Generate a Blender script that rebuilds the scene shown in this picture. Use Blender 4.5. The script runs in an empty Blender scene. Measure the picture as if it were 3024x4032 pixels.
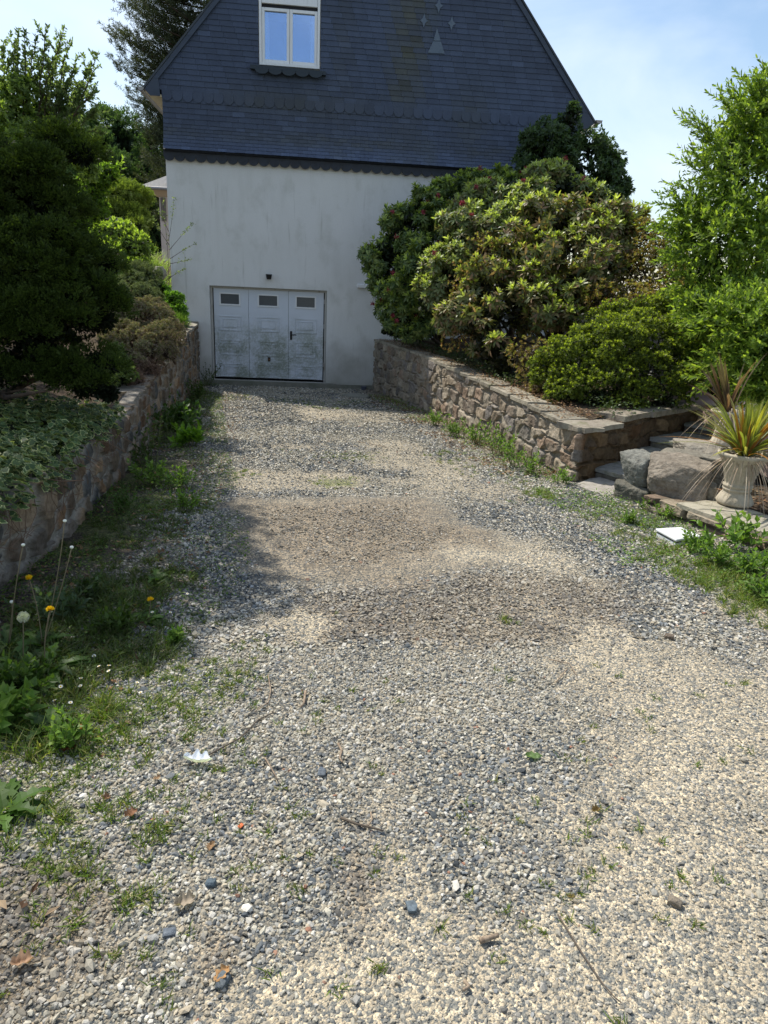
import bpy, math, random
import numpy as np
from mathutils import Vector, Matrix
PI = math.pi
SC = bpy.context.scene
# ------------------------------------------------------------------ camera
FPX = 2726.54
CAM = np.array([2.2728, -15.1351, 2.2267])
CF = np.array([0.09581777, 0.94469632, -0.31363645])
CR = np.array([0.99526959, -0.0858468, 0.04548372])
CU = np.array([-0.01604362, 0.31651097, 0.94845317])
cd = bpy.data.cameras.new('camera'); cam = bpy.data.objects.new('camera', cd)
SC.collection.objects.link(cam); SC.camera = cam
cd.sensor_fit = 'VERTICAL'; cd.sensor_height = 36; cd.lens = FPX / 4032 * 36
cd.clip_start = 0.05; cd.clip_end = 2000
M = Matrix.Identity(4)
for i in range(3):
    M[i][0] = CR[i]; M[i][1] = CU[i]; M[i][2] = -CF[i]; M[i][3] = CAM[i]
cam.matrix_world = M
SC.render.resolution_x = 768; SC.render.resolution_y = 1024
SC.view_settings.view_transform = 'Standard'; SC.view_settings.look = 'None'
SC.view_settings.exposure = 0.50; SC.view_settings.gamma = 1
# ------------------------------------------------------------------ sky and sun
SUN = np.array([-0.47, 0.52, 1.0]); SUN /= np.linalg.norm(SUN)
w = bpy.data.worlds.new('World'); SC.world = w; w.use_nodes = True
nt = w.node_tree; N = nt.nodes; N.clear()
def nn(nt, t, **k):
    n = nt.nodes.new(t)
    for a, b in k.items():
        if a.startswith('i_'): n.inputs[a[2:].replace('_', ' ')].default_value = b
        else: setattr(n, a, b)
    return n
sky = nn(nt, 'ShaderNodeTexSky', sky_type='NISHITA', sun_disc=False)
sky.sun_elevation = math.asin(SUN[2]); sky.sun_rotation = math.atan2(SUN[0], SUN[1])
sky.air_density = 1.2; sky.dust_density = .7; sky.ozone_density = 1.6
tc = nn(nt, 'ShaderNodeTexCoord')
mp = nn(nt, 'ShaderNodeMapping'); mp.inputs['Scale'].default_value = (1.6, 1.0, 3.2); mp.inputs['Rotation'].default_value = (0.2, 0.35, 0.5)
nz = nn(nt, 'ShaderNodeTexNoise'); nz.inputs['Scale'].default_value = 1.7; nz.inputs['Detail'].default_value = 7; nz.inputs['Roughness'].default_value = 0.5; nz.inputs['Distortion'].default_value = 0.5
rp = nn(nt, 'ShaderNodeMapRange'); rp.inputs[1].default_value = 0.38; rp.inputs[2].default_value = 0.78; rp.inputs[4].default_value = .92
mx = nn(nt, 'ShaderNodeMix', data_type='RGBA'); mx.inputs['B'].default_value = (6.3, 6.9, 7.8, 1)
bg = nn(nt, 'ShaderNodeBackground'); bg.inputs['Strength'].default_value = 0.12
wo = nn(nt, 'ShaderNodeOutputWorld')
L = nt.links.new
L(tc.outputs['Generated'], mp.inputs['Vector']); L(mp.outputs[0], nz.inputs['Vector']); L(nz.outputs[0], rp.inputs[0])
L(rp.outputs[0], mx.inputs['Factor']); L(sky.outputs[0], mx.inputs['A']); L(mx.outputs['Result'], bg.inputs[0]); L(bg.outputs[0], wo.inputs[0])
sd = bpy.data.lights.new('sun', 'SUN'); sd.energy = 4.2; sd.angle = math.radians(0.55); sd.color = (1, 0.945, 0.86)
so = bpy.data.objects.new('sun', sd); SC.collection.objects.link(so)
so.rotation_euler = Vector(SUN).to_track_quat('Z', 'Y').to_euler()
# ------------------------------------------------------------------ helpers
S0 = 3024 / 1659.0
def ray(px, py):
    return CF + CR * (px * S0 - 1512) / FPX - CU * (py * S0 - 2016) / FPX
def at(px, py, Y):
    d = ray(px, py); return CAM + d * (Y - CAM[1]) / d[1]
def atz(px, py, z):
    d = ray(px, py); return CAM + d * (z - CAM[2]) / d[2]
def zg(x, y):
    y = np.asarray(y, float); return 0.045 * np.where(y < 0, -y, 0)
def atg(px, py):
    z = 0.3
    for _ in range(30): p = atz(px, py, z); z = float(zg(p[0], p[1]))
    return atz(px, py, z)
def hsh(i, j, k, s):
    n = (i * 73856093) ^ (j * 19349663) ^ (k * 83492791) ^ (s * 2654435761)
    n = (n ^ (n >> 13)) * 1274126177; n = n & 0x7fffffff; n = (n ^ (n >> 16)) & 0xffffff
    return n / float(0xffffff)
def vn(P, s=0):
    P = np.asarray(P, float)
    I = np.floor(P).astype(np.int64); f = P - I; f = f * f * (3 - 2 * f)
    r = 0
    for a in (0, 1):
        for b in (0, 1):
            for c in (0, 1):
                wgt = (f[..., 0] if a else 1 - f[..., 0]) * (f[..., 1] if b else 1 - f[..., 1]) * (f[..., 2] if c else 1 - f[..., 2])
                r = r + wgt * hsh(I[..., 0] + a, I[..., 1] + b, I[..., 2] + c, s)
    return r
def fbm(P, s=0, o=4):
    P = np.asarray(P, float); r = 0; a = 0.5; t = 0
    for k in range(o): r = r + a * vn(P * 2 ** k, s + k); t += a; a *= 0.5
    return r / t
def p3(x, y, z=0): return np.stack(np.broadcast_arrays(x, y, z), -1).astype(float)
def norm(v): return v / np.maximum(np.linalg.norm(v, axis=-1, keepdims=True), 1e-9)
def sst(a, b, x): t = np.clip((x - a) / (b - a), 0, 1); return t * t * (3 - 2 * t)
col = SC.collection
def link(name, me, mat, parent=None):
    o = bpy.data.objects.new(name, me); col.objects.link(o)
    if mat: me.materials.append(mat)
    if parent: o.parent = parent
    return o
def npmesh(name, V, F, mat, parent=None, C=None, smooth=False):
    """F: list of int arrays (n,k); C: per vertex rgb"""
    V = np.asarray(V, np.float32).reshape(-1, 3)
    me = bpy.data.meshes.new(name)
    if not isinstance(F, (list, tuple)): F = [F]
    F = [np.asarray(f, np.int32) for f in F if len(f)]
    loops = np.concatenate([f.ravel() for f in F]); tot = np.concatenate([np.full(len(f), f.shape[1], np.int32) for f in F])
    st = np.concatenate([[0], np.cumsum(tot)[:-1]]).astype(np.int32)
    me.vertices.add(len(V)); me.vertices.foreach_set('co', V.ravel())
    me.loops.add(len(loops)); me.loops.foreach_set('vertex_index', loops)
    me.polygons.add(len(tot)); me.polygons.foreach_set('loop_start', st)
    me.polygons.foreach_set('use_smooth', np.full(len(tot), smooth))
    me.update(calc_edges=True)
    if C is not None:
        a = me.color_attributes.new('Col', 'FLOAT_COLOR', 'POINT')
        cc = np.ones((len(V), 4), np.float32); cc[:, :3] = C; a.data.foreach_set('color', cc.ravel())
    return link(name, me, mat, parent)
class MB:
    def __init__(s): s.v = []; s.f = []; s.c = []; s.cc = (1, 1, 1)
    def add(s, v, f):
        n = len(s.v); s.v += [tuple(map(float, p)) for p in v]; s.f += [tuple(i + n for i in q) for q in f]; s.c += [s.cc] * len(v)
    def box(s, x0, y0, z0, x1, y1, z1):
        s.add([(x0, y0, z0), (x1, y0, z0), (x1, y1, z0), (x0, y1, z0), (x0, y0, z1), (x1, y0, z1), (x1, y1, z1), (x0, y1, z1)],
              [(0, 3, 2, 1), (4, 5, 6, 7), (0, 1, 5, 4), (1, 2, 6, 5), (2, 3, 7, 6), (3, 0, 4, 7)])
    def prism(s, poly, y0, y1):      # polygon in xz, counter-clockwise seen from -y
        n = len(poly); s.add([(p[0], y0, p[1]) for p in poly] + [(p[0], y1, p[1]) for p in poly],
              [tuple(range(n)), tuple(range(2 * n - 1, n - 1, -1))] + [(i, i + n, (i + 1) % n + n, (i + 1) % n) for i in range(n)])
    def lathe(s, c, prof, n=32, flute=None):
        v = []; f = []
        for k, (r, z) in enumerate(prof):
            for i in range(n):
                a = 2 * PI * i / n; rr = r if flute is None else r + flute(a, z)
                v.append((c[0] + rr * math.cos(a), c[1] + rr * math.sin(a), c[2] + z))
        for k in range(len(prof) - 1):
            for i in range(n): j = (i + 1) % n; f.append((k * n + i, k * n + j, (k + 1) * n + j, (k + 1) * n + i))
        s.add(v, f)
    def tube(s, pts, rad, n=6):
        pts = [np.array(p, float) for p in pts]
        if not hasattr(rad, '__len__'): rad = [rad] * len(pts)
        v = []; f = []
        for k, p in enumerate(pts):
            t = pts[min(k + 1, len(pts) - 1)] - pts[max(k - 1, 0)]; t = t / (np.linalg.norm(t) + 1e-9)
            a = np.cross(t, (0, 0, 1) if abs(t[2]) < .9 else (1, 0, 0)); a /= np.linalg.norm(a); b = np.cross(t, a)
            for i in range(n): q = 2 * PI * i / n; v.append(p + rad[k] * (math.cos(q) * a + math.sin(q) * b))
        for k in range(len(pts) - 1):
            for i in range(n): j = (i + 1) % n; f.append((k * n + i, k * n + j, (k + 1) * n + j, (k + 1) * n + i))
        f.append(tuple(range(n - 1, -1, -1))); f.append(tuple(range((len(pts) - 1) * n, len(pts) * n)))
        s.add(v, f)
    def build(s, name, mat, parent=None, smooth=False, bevel=0, colr=False):
        me = bpy.data.meshes.new(name); me.from_pydata(s.v, [], s.f); me.update()
        if smooth: me.polygons.foreach_set('use_smooth', [True] * len(me.polygons))
        if colr:
            a = me.color_attributes.new('Col', 'FLOAT_COLOR', 'POINT')
            a.data.foreach_set('color', np.hstack([np.array(s.c, np.float32), np.ones((len(s.c), 1), np.float32)]).ravel())
        o = link(name, me, mat, parent)
        if bevel:
            m = o.modifiers.new('bevel', 'BEVEL'); m.width = bevel; m.segments = 2; m.limit_method = 'ANGLE'
        return o
def tag(o, label=None, cat=None, group=None, kind=None):
    if label: o['label'] = label
    if cat: o['category'] = cat
    if group: o['group'] = group
    if kind: o['kind'] = kind
    return o
def empty(name, loc, label=None, cat=None, group=None):
    o = bpy.data.objects.new(name, None); o.empty_display_size = .1; col.objects.link(o); o.location = Vector([float(c) for c in loc]); tag(o, label, cat, group); o['_o'] = 1
    return o
def finish_parents():                 # children are built in world coordinates: undo the parent's own offset
    for o in list(bpy.data.objects):
        if '_o' in o.keys():
            for c in o.children: c.matrix_parent_inverse = Matrix.Translation(-o.location)
            del o['_o']
# ------------------------------------------------------------------ materials
def mat(name, base=(.5, .5, .5), rough=.8, spec=.3, colattr=False, noise=None, bump=None, metallic=0, trans=0, extra=None, mult=1.0):
    m = bpy.data.materials.new(name); m.use_nodes = True; nt = m.node_tree; b = nt.nodes['Principled BSDF']
    out = nt.nodes['Material Output']; L = nt.links.new
    b.inputs['Roughness'].default_value = rough; b.inputs['Specular IOR Level'].default_value = spec; b.inputs['Metallic'].default_value = metallic
    b.inputs['Base Color'].default_value = (*base, 1)
    src = None
    if colattr:
        a = nn(nt, 'ShaderNodeAttribute', attribute_name='Col'); src = a.outputs['Color']
    tcn = nn(nt, 'ShaderNodeTexCoord')
    if noise:                          # list of (scale, detail, colour, lo, hi, stretch, mode, amount)
        for (sc_, det, c2, lo, hi, stv, amt) in noise:
            mpn = nn(nt, 'ShaderNodeMapping'); mpn.inputs['Scale'].default_value = stv
            n = nn(nt, 'ShaderNodeTexNoise'); n.inputs['Scale'].default_value = sc_; n.inputs['Detail'].default_value = det; n.inputs['Roughness'].default_value = .6
            L(tcn.outputs['Object'], mpn.inputs[0]); L(mpn.outputs[0], n.inputs['Vector'])
            r = nn(nt, 'ShaderNodeMapRange'); r.inputs[1].default_value = lo; r.inputs[2].default_value = hi; r.inputs[4].default_value = amt
            L(n.outputs[0], r.inputs[0])
            x = nn(nt, 'ShaderNodeMix', data_type='RGBA')
            if isinstance(c2, str): x.blend_type = 'MULTIPLY'; cc = [float(t) for t in c2.split(',')]; x.inputs['B'].default_value = (*cc, 1)
            else: x.inputs['B'].default_value = (*c2, 1)
            L(r.outputs[0], x.inputs['Factor'])
            if src: L(src, x.inputs['A'])
            else: x.inputs['A'].default_value = (*base, 1)
            src = x.outputs['Result']
    if src: L(src, b.inputs['Base Color'])
    if bump:
        n = nn(nt, 'ShaderNodeTexNoise'); n.inputs['Scale'].default_value = bump[0]; n.inputs['Detail'].default_value = 6
        L(tcn.outputs['Object'], n.inputs['Vector'])
        bp = nn(nt, 'ShaderNodeBump'); bp.inputs['Strength'].default_value = bump[1]; bp.inputs['Distance'].default_value = bump[2]
        L(n.outputs[0], bp.inputs['Height']); L(bp.outputs[0], b.inputs['Normal'])
    if trans:
        t = nn(nt, 'ShaderNodeBsdfTranslucent')
        hv = nn(nt, 'ShaderNodeMix', data_type='RGBA'); hv.blend_type = 'MULTIPLY'; hv.inputs['Factor'].default_value = 1; hv.inputs['B'].default_value = (1.6, 1.7, .7, 1)
        if src: L(src, hv.inputs['A'])
        else: hv.inputs['A'].default_value = (*base, 1)
        L(hv.outputs['Result'], t.inputs[0])
        ms = nn(nt, 'ShaderNodeMixShader'); ms.inputs[0].default_value = trans
        L(b.outputs[0], ms.inputs[1]); L(t.outputs[0], ms.inputs[2]); L(ms.outputs[0], out.inputs[0])
    if extra: extra(nt, b, tcn, src)
    return m
LEAF = mat('leaf', colattr=True, rough=.5, spec=.3, trans=.42)
GLOSSLEAF = mat('glossy_leaf', colattr=True, rough=.42, spec=.32, trans=.36)
THIN = mat('thin_leaf', colattr=True, rough=.55, spec=.25, trans=.52)
NEEDLE = mat('needle', colattr=True, rough=.65, spec=.2, trans=.3)
DRY = mat('dry', colattr=True, rough=.9, spec=.1, trans=.15)
BARK = mat('bark', base=(.12, .085, .06), rough=.95, spec=.1, noise=[(30, 4, (.05, .04, .035), .35, .65, (1, 1, .3), 1)], bump=(60, .5, .01))
# ------------------------------------------------------------------ foliage tools
OV_V = np.array([(0, 0, 0), (.42, .5, .07), (.5, 0, -.02), (.42, -.5, .07), (1, 0, -.1)], float)
OV_F = np.array([(0, 2, 1), (0, 3, 2), (1, 2, 4), (2, 3, 4)])
LN_V = np.array([(0, 0, 0), (.3, .42, .05), (.7, .4, .0), (1, 0, -.14), (.7, -.4, .0), (.3, -.42, .05)], float)
LN_F = np.array([(0, 5, 1, 1), (1, 5, 4, 2), (2, 4, 3, 3)])
Q_V = np.array([(0, 0, 0), (.5, .5, .0), (1, 0, 0), (.5, -.5, 0)], float)
Q_F = np.array([(0, 3, 2, 1)])
class Leaves:
    def __init__(s): s.V = []; s.F = {3: [], 4: []}; s.C = []; s.n = 0
    def add(s, P, D, Nn, Ln, W, C, shape='ov', tipcol=None):
        P = np.asarray(P, float); n = len(P)
        if n == 0: return
        D = norm(np.asarray(D, float)); B = norm(np.cross(D, Nn)); Nn = np.cross(B, D)
        Ln = np.broadcast_to(Ln, n)[:, None, None]; W = np.broadcast_to(W, n)[:, None, None]
        tv, tf = dict(ov=(OV_V, OV_F), q=(Q_V, Q_F), ln=(LN_V, None))[shape]
        V = P[:, None] + D[:, None] * Ln * tv[None, :, :1] + B[:, None] * W * tv[None, :, 1:2] + Nn[:, None] * Ln * tv[None, :, 2:3]
        k = len(tv); idx = (np.arange(n) * k)[:, None, None] + s.n
        s.V.append(V.reshape(-1, 3))
        if shape == 'ln':
            s.F[3].append((idx + np.array([(0, 5, 1), (2, 4, 3)])[None]).reshape(-1, 3)); s.F[4].append((idx + np.array([(1, 5, 4, 2)])[None]).reshape(-1, 4))
        else: s.F[tf.shape[1]].append((idx + tf[None]).reshape(-1, tf.shape[1]))
        C = np.broadcast_to(np.asarray(C, float), (n, 3)); CC = np.repeat(C[:, None], k, 1).copy()
        if tipcol is not None:
            wt = tv[:, 0][None, :, None]; CC = CC * (1 - wt) + np.asarray(tipcol)[None, None] * wt if np.ndim(tipcol) == 1 else CC * (1 - wt) + tipcol[:, None] * wt
        s.C.append(CC.reshape(-1, 3)); s.n += n * k
    def blades(s, P, D, bend, Ln, W, C, tip=None, seg=3, curl=0, side=None):
        """grass/strap blades: start P, direction D, bending towards `bend` vector"""
        P = np.asarray(P, float); n = len(P); D = norm(np.asarray(D, float)); bend = np.broadcast_to(bend, P.shape)
        B = norm(np.cross(D, bend + 1e-4)) if side is None else side
        Ln = np.broadcast_to(Ln, n)[:, None]; W = np.broadcast_to(W, n)[:, None]; rows = []
        for j in range(seg + 1):
            t = j / seg; c = P + D * Ln * t + bend * Ln * t * t; wd = W * (1 - t ** 2.2) * .5 * (0.7 + .3 * min(1, t * 4)) + 1e-4
            rows += [c - B * wd, c + B * wd]
        V = np.stack(rows, 1); k = V.shape[1]; idx = (np.arange(n) * k)[:, None, None] + s.n
        f = np.array([(2 * j, 2 * j + 1, 2 * j + 3, 2 * j + 2) for j in range(seg)])
        s.V.append(V.reshape(-1, 3)); s.F[4].append((idx + f[None]).reshape(-1, 4))
        C = np.broadcast_to(np.asarray(C, float), (n, 3)); T = C if tip is None else np.broadcast_to(np.asarray(tip, float), (n, 3))
        tt = np.repeat(np.arange(seg + 1) / seg, 2)[None, :, None]; CC = C[:, None] * (1 - tt) + T[:, None] * tt
        s.C.append(CC.reshape(-1, 3)); s.n += n * k
    def build(s, name, m, parent=None, smooth=False):
        F = [np.concatenate(f) for f in s.F.values() if f]
        return npmesh(name, np.concatenate(s.V), F, m, parent, np.concatenate(s.C), smooth)
def rdir(rng, n): return norm(rng.normal(size=(n, 3)))
def blobs_sample(rng, blobs, n, lump=.22, freq=2.2, seed=1, inner=0.0, cull=.82, up=None):
    """points on the lumpy surface of a union of ellipsoids; blob=(cx,cy,cz,rx,ry,rz)"""
    B = np.array(blobs, float); area = (B[:, 3] * B[:, 5] + B[:, 3] * B[:, 4] + B[:, 4] * B[:, 5]); pr = area / area.sum()
    k = rng.choice(len(B), n, p=pr); d = rdir(rng, n); c = B[k, :3]; r = B[k, 3:6]
    base = c + d * r; f = 1 + lump * (fbm(base * freq, seed, 3) - .5) * 2
    depth = 1 - np.abs(rng.normal(0, .07 + inner, n)); P = c + d * r * (f * depth)[:, None]; Nn = norm(d / r)
    ok = np.ones(n, bool)
    for j in range(len(B)):
        q = np.linalg.norm((P - B[j, :3]) / B[j, 3:6], axis=1); ok &= ~((q < cull) & (k != j))
    return P[ok], Nn[ok]
def clumps(rng, blobs, m, r0, r1, flat=.7, low=-.5, out=.95):
    """many small flattened clumps spread over the surface of the big masses"""
    P, Nn = blobs_sample(rng, blobs, m, .15, 1.5, 7, 0, .9); k = Nn[:, 2] > low; P = P[k]; r = rng.uniform(r0, r1, len(P))
    return [(a[0], a[1], a[2], b, b, b * flat) for a, b in zip(P, r)]
def pal(rng, n, cols, jit=.18, wts=None):
    cols = np.array(cols, float); k = rng.choice(len(cols), n, p=wts); return cols[k] * (1 + jit * rng.normal(size=(n, 1))).clip(.5, 1.7)
def whorls(Lv, rng, P, A, k, th, thj, Ln, W, cols, shape='ov', droop=0, jit=.18, wts=None):
    n = len(P); A = norm(A); t = norm(np.cross(A, rdir(rng, n))); b = np.cross(A, t)
    for j in range(k):
        ph = 2 * PI * (j + rng.uniform(-.3, .3, n)) / k; a = th + rng.normal(0, thj, n)
        R_ = np.cos(ph)[:, None] * t + np.sin(ph)[:, None] * b
        D = A * np.cos(a)[:, None] + R_ * np.sin(a)[:, None]; D[:, 2] -= droop; Nn = A * np.sin(a)[:, None] - R_ * np.cos(a)[:, None]
        s = rng.uniform(.75, 1.2, n)
        Lv.add(P + R_ * .004, D, Nn, Ln * s, W * s, pal(rng, n, cols, jit, wts), shape)
def sprays(Lv, rng, P, A, nl, spread, size, Ln, W, cols, tip=None, jit=.2, shape='q'):
    """flat fans of small scale leaves"""
    n = len(P); A = norm(A); S_ = norm(np.cross(A, rdir(rng, n))); Nn = np.cross(S_, A)
    for j in range(nl):
        t = (j + .5) / nl; sgn = 1 if j % 2 else -1; a = sgn * spread * (1 - .5 * t) + rng.normal(0, .15, n)
        D = A * np.cos(a)[:, None] + S_ * np.sin(a)[:, None] + rng.normal(0, .12, (n, 3))
        Lv.add(P + A * size * t + rng.normal(0, size * .06, (n, 3)), D, Nn, Ln * rng.uniform(.7, 1.2, n) * (1.1 - .5 * t), W, pal(rng, n, cols, jit), shape, None if tip is None else np.array(tip))
def branches(name, rng, base, targets, r0, parent, m=None, wob=.06, r1=.004):
    mb = MB()
    for T in targets:
        T = np.array(T, float); b = np.array(base, float) + rng.normal(0, r0 * 1.0, 3) * (1, 1, 0); n = 6; pts = []
        for i in range(n):
            t = i / (n - 1); p = b * (1 - t) + T * t; p[:2] = b[:2] * (1 - t ** 1.4) + T[:2] * t ** 1.4
            if 0 < i < n - 1: p = p + rng.normal(0, wob, 3)
            pts.append(p)
        mb.tube(pts, [r0 * (1 - t) ** .8 + r1 for t in np.linspace(0, 1, n)], 6)
    return mb.build(name, m or BARK, parent, smooth=True)
def bl(px, py, Y, r, ry=None, rz=None):
    """blob: centre in photo coordinates at world depth Y, radius in photo units"""
    c = at(px, py, Y); k = S0 / FPX * np.dot(c - CAM, CF); ry = r if ry is None else ry; rz = r if rz is None else rz
    return (c[0], c[1], c[2], r * k, ry * k, rz * k)
# ------------------------------------------------------------------ wall lines
LW = np.array([(.75, -19), (.60, -14), (.53, -11.5), (.56, -10.7), (.50, -9.9), (.45, -8.9), (.36, -7.8), (.24, -6.2), (.16, -5.0), (-.02, -2.8), (-.2, -.6), (-.27, -.02)])
RW = np.array([(3.45, -.02), (3.62, -1.0), (4.12, -3.6), (4.42, -5.4), (4.70, -7.1), (4.91, -8.42)])
def lwx(y): return np.interp(y, LW[:, 1], LW[:, 0])
def rwx(y): return np.interp(-np.asarray(y), -RW[:, 1], RW[:, 0])
# ------------------------------------------------------------------ driveway (structure)
G = np.random.default_rng(3)
DISTF = lambda x, y: np.hypot(x - CAM[0], y - CAM[1])
def quadpoly(px): return np.array([atg(*p)[:2] for p in px])
PATCH = quadpoly([(515, 1085), (925, 1082), (1075, 1185), (1000, 1205), (820, 1240), (615, 1240), (560, 1200)])
def inpoly(x, y, P, soft=.12):
    """signed-ish distance falloff inside polygon"""
    ins = np.zeros(np.shape(x), bool); dm = np.full(np.shape(x), 1e9)
    for i in range(len(P)):
        a, b = P[i], P[(i + 1) % len(P)]
        cond = ((a[1] > y) != (b[1] > y)) & (x < (b[0] - a[0]) * (y - a[1]) / (b[1] - a[1] + 1e-12) + a[0]); ins ^= cond
        e = b - a; t = np.clip(((x - a[0]) * e[0] + (y - a[1]) * e[1]) / (e @ e), 0, 1)
        dm = np.minimum(dm, np.hypot(x - a[0] - t * e[0], y - a[1] - t * e[1]))
    return np.clip(.5 + np.where(ins, dm, -dm) / (2 * soft), 0, 1)
def spot(x, y, px, py, rx, ry, rot=0):
    c = atg(px, py); dx = x - c[0]; dy = y - c[1]
    if rot: dx, dy = dx * math.cos(rot) + dy * math.sin(rot), -dx * math.sin(rot) + dy * math.cos(rot)
    return np.exp(-((dx / rx) ** 2 + (dy / ry) ** 2))
SAND = [(720, 900, .9, .8), (900, 1000, .7, .8), (1000, 1060, .6, .6), (560, 1040, .5, .6), (590, 965, .55, .3), (820, 960, .45, .35), (700, 1035, .45, .35), (1160, 1200, .28, .4), (620, 1340, .22, .18), (1420, 1480, .35, .45), (1560, 1540, .5, .8),
        (1500, 1750, .5, .35), (1450, 2000, .35, .5), (1250, 2130, .25, .2), (900, 1960, .14, .5), (1600, 2080, .3, .3), (650, 2180, .2, .2), (1020, 1190, .25, .25), (990, 2120, .2, .12), (1640, 1300, .3, .6)]
BROWN = [(950, 1280, 1.0, .45), (1180, 1300, .5, .4), (800, 1350, .5, .25), (400, 985, .22, .5), (380, 1010, .28, .35), (60, 2120, .22, .25), (780, 1930, .10, .25), (200, 1160, .35, .4), (300, 1250, .4, .3), (60, 1960, .2, .2), (470, 2060, .08, .1), (1150, 1350, .4, .3)]
MOSS = [(640, 870, .9, .18), (760, 870, .5, .15), (740, 985, .3, .25), (730, 1040, .3, .2), (300, 1100, .3, .5), (430, 1080, .25, .25), (430, 1500, .15, .3), (120, 1850, .1, .2), (80, 1700, .2, .2), (1600, 1250, .5, .5), (1350, 1130, .35, .3), (1180, 1060, .3, .25), (1480, 1200, .3, .2), (1100, 1020, .4, .5), (330, 1500, .3, .35)]
def fields(x, y):
    n1 = fbm(p3(x * .9, y * .9), 11); n2 = fbm(p3(x * 3, y * 3), 12); n3 = fbm(p3(x * 11, y * 11), 15, 4)
    sand = sum(spot(x, y, *q) for q in SAND) * (.55 + n2); sand = np.clip(sst(.15, 1.0, sand + (n1 - .5) * 1.0 + (n2 - .5) * .8 + (n3 - .5) * .9), 0, 1)
    brown = sum(spot(x, y, *q) for q in BROWN) * (.4 + 1.1 * n2); brown = np.clip(sst(.15, 1.0, brown + (n3 - .5) * .8), 0, 1) * .75
    patch = inpoly(x + (n2 - .5) * .45 + (n3 - .5) * .3, y + (n1 - .5) * .3 + (n3 - .5) * .3, PATCH, .3) * .85
    brown = np.maximum(brown, patch)
    moss = np.clip(sst(.35, .8, sum(spot(x, y, *q) for q in MOSS) * (.3 + 1.3 * fbm(p3(x * 6, y * 6), 13))), 0, 1)
    side = sst(.75, .15, x - lwx(y)); moss = np.maximum(moss, side * sst(.45, .6, fbm(p3(x * 4, y * 4), 14)) * .8)
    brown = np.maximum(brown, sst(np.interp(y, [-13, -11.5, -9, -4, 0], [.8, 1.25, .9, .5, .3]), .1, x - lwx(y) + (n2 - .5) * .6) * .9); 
    r = sst(.5, .1, rwx(y) - x) * (y > -8.4); brown = np.maximum(brown, r * .9)
    return sand, brown, moss, patch
def gz(x, y):
    z = zg(x, y) + (fbm(p3(x * .8, y * .8), 5) - .5) * .06 + (fbm(p3(x * 5, y * 5), 6, 3) - .5) * .012
    return z
def drive_mesh():
    xs = np.concatenate([np.arange(-.6, 5.6, .035), np.arange(5.6, 14, .15)]); ys = np.concatenate([np.arange(-26, -15.1, .25), np.arange(-15.1, .35, .03)])
    X, Y = np.meshgrid(xs, ys); sand, brown, moss, patch = fields(X, Y)
    Z = gz(X, Y) - .012 * patch + .012 * sst(.02, .5, patch) * (1 - sst(.5, .95, patch))
    n = fbm(p3(X * 9, Y * 9), 8); C = np.array([.20, .19, .165]) * (.7 + .6 * n)[..., None]
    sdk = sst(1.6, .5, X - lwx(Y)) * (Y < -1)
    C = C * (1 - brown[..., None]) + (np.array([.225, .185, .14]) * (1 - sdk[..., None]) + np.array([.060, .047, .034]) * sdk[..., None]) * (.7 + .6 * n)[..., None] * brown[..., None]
    C = C * (1 - sand[..., None]) + np.array([.33, .295, .235]) * (.8 + .4 * n)[..., None] * sand[..., None]
    C = C * (1 - .6 * moss[..., None]) + np.array([.10, .13, .035]) * .6 * moss[..., None]
    ny, nx = X.shape; i = (np.arange(ny - 1)[:, None] * nx + np.arange(nx - 1)[None]).ravel()
    F = np.stack([i, i + 1, i + 1 + nx, i + nx], 1)
    def ex(nt, b, tcn, src):
        L = nt.links.new
        prev = src; hs = None
        # fine grit: coloured cells of two sizes, and their relief
        for sc_, amt in ((95, .85), (210, .6)):
            v = nn(nt, 'ShaderNodeTexVoronoi'); v.inputs['Scale'].default_value = sc_; L(tcn.outputs['Object'], v.inputs['Vector'])
            bw = nn(nt, 'ShaderNodeSeparateColor'); L(v.outputs['Color'], bw.inputs[0])
            cr = nn(nt, 'ShaderNodeValToRGB'); e = cr.color_ramp.elements
            e[0].position = 0; e[0].color = (.42, .5, .6, 1); e[1].position = 1; e[1].color = (1.9, 1.8, 1.6, 1)
            for p_, c_ in ((.34, (.5, .56, .64, 1)), (.4, (1.0, .97, .9, 1)), (.75, (1.25, 1.2, 1.1, 1))): q = e.new(p_); q.color = c_
            cr.color_ramp.interpolation = 'LINEAR'; L(bw.outputs[0], cr.inputs[0])
            x = nn(nt, 'ShaderNodeMix', data_type='RGBA'); x.blend_type = 'MULTIPLY'; x.inputs['Factor'].default_value = amt
            L(prev, x.inputs['A']); L(cr.outputs[0], x.inputs['B']); prev = x.outputs['Result']
            bp = nn(nt, 'ShaderNodeBump'); bp.inputs['Strength'].default_value = .9; bp.inputs['Distance'].default_value = .6 / sc_; bp.invert = True
            L(v.outputs['Distance'], bp.inputs['Height'])
            if hs: L(hs, bp.inputs['Normal'])
            hs = bp.outputs[0]
        L(prev, b.inputs['Base Color']); L(hs, b.inputs['Normal'])
    m = mat('gravel_base', colattr=True, rough=.95, spec=.1, extra=ex)
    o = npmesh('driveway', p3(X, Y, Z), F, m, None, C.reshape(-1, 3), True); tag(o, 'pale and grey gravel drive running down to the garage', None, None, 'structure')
drive_mesh()
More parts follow.
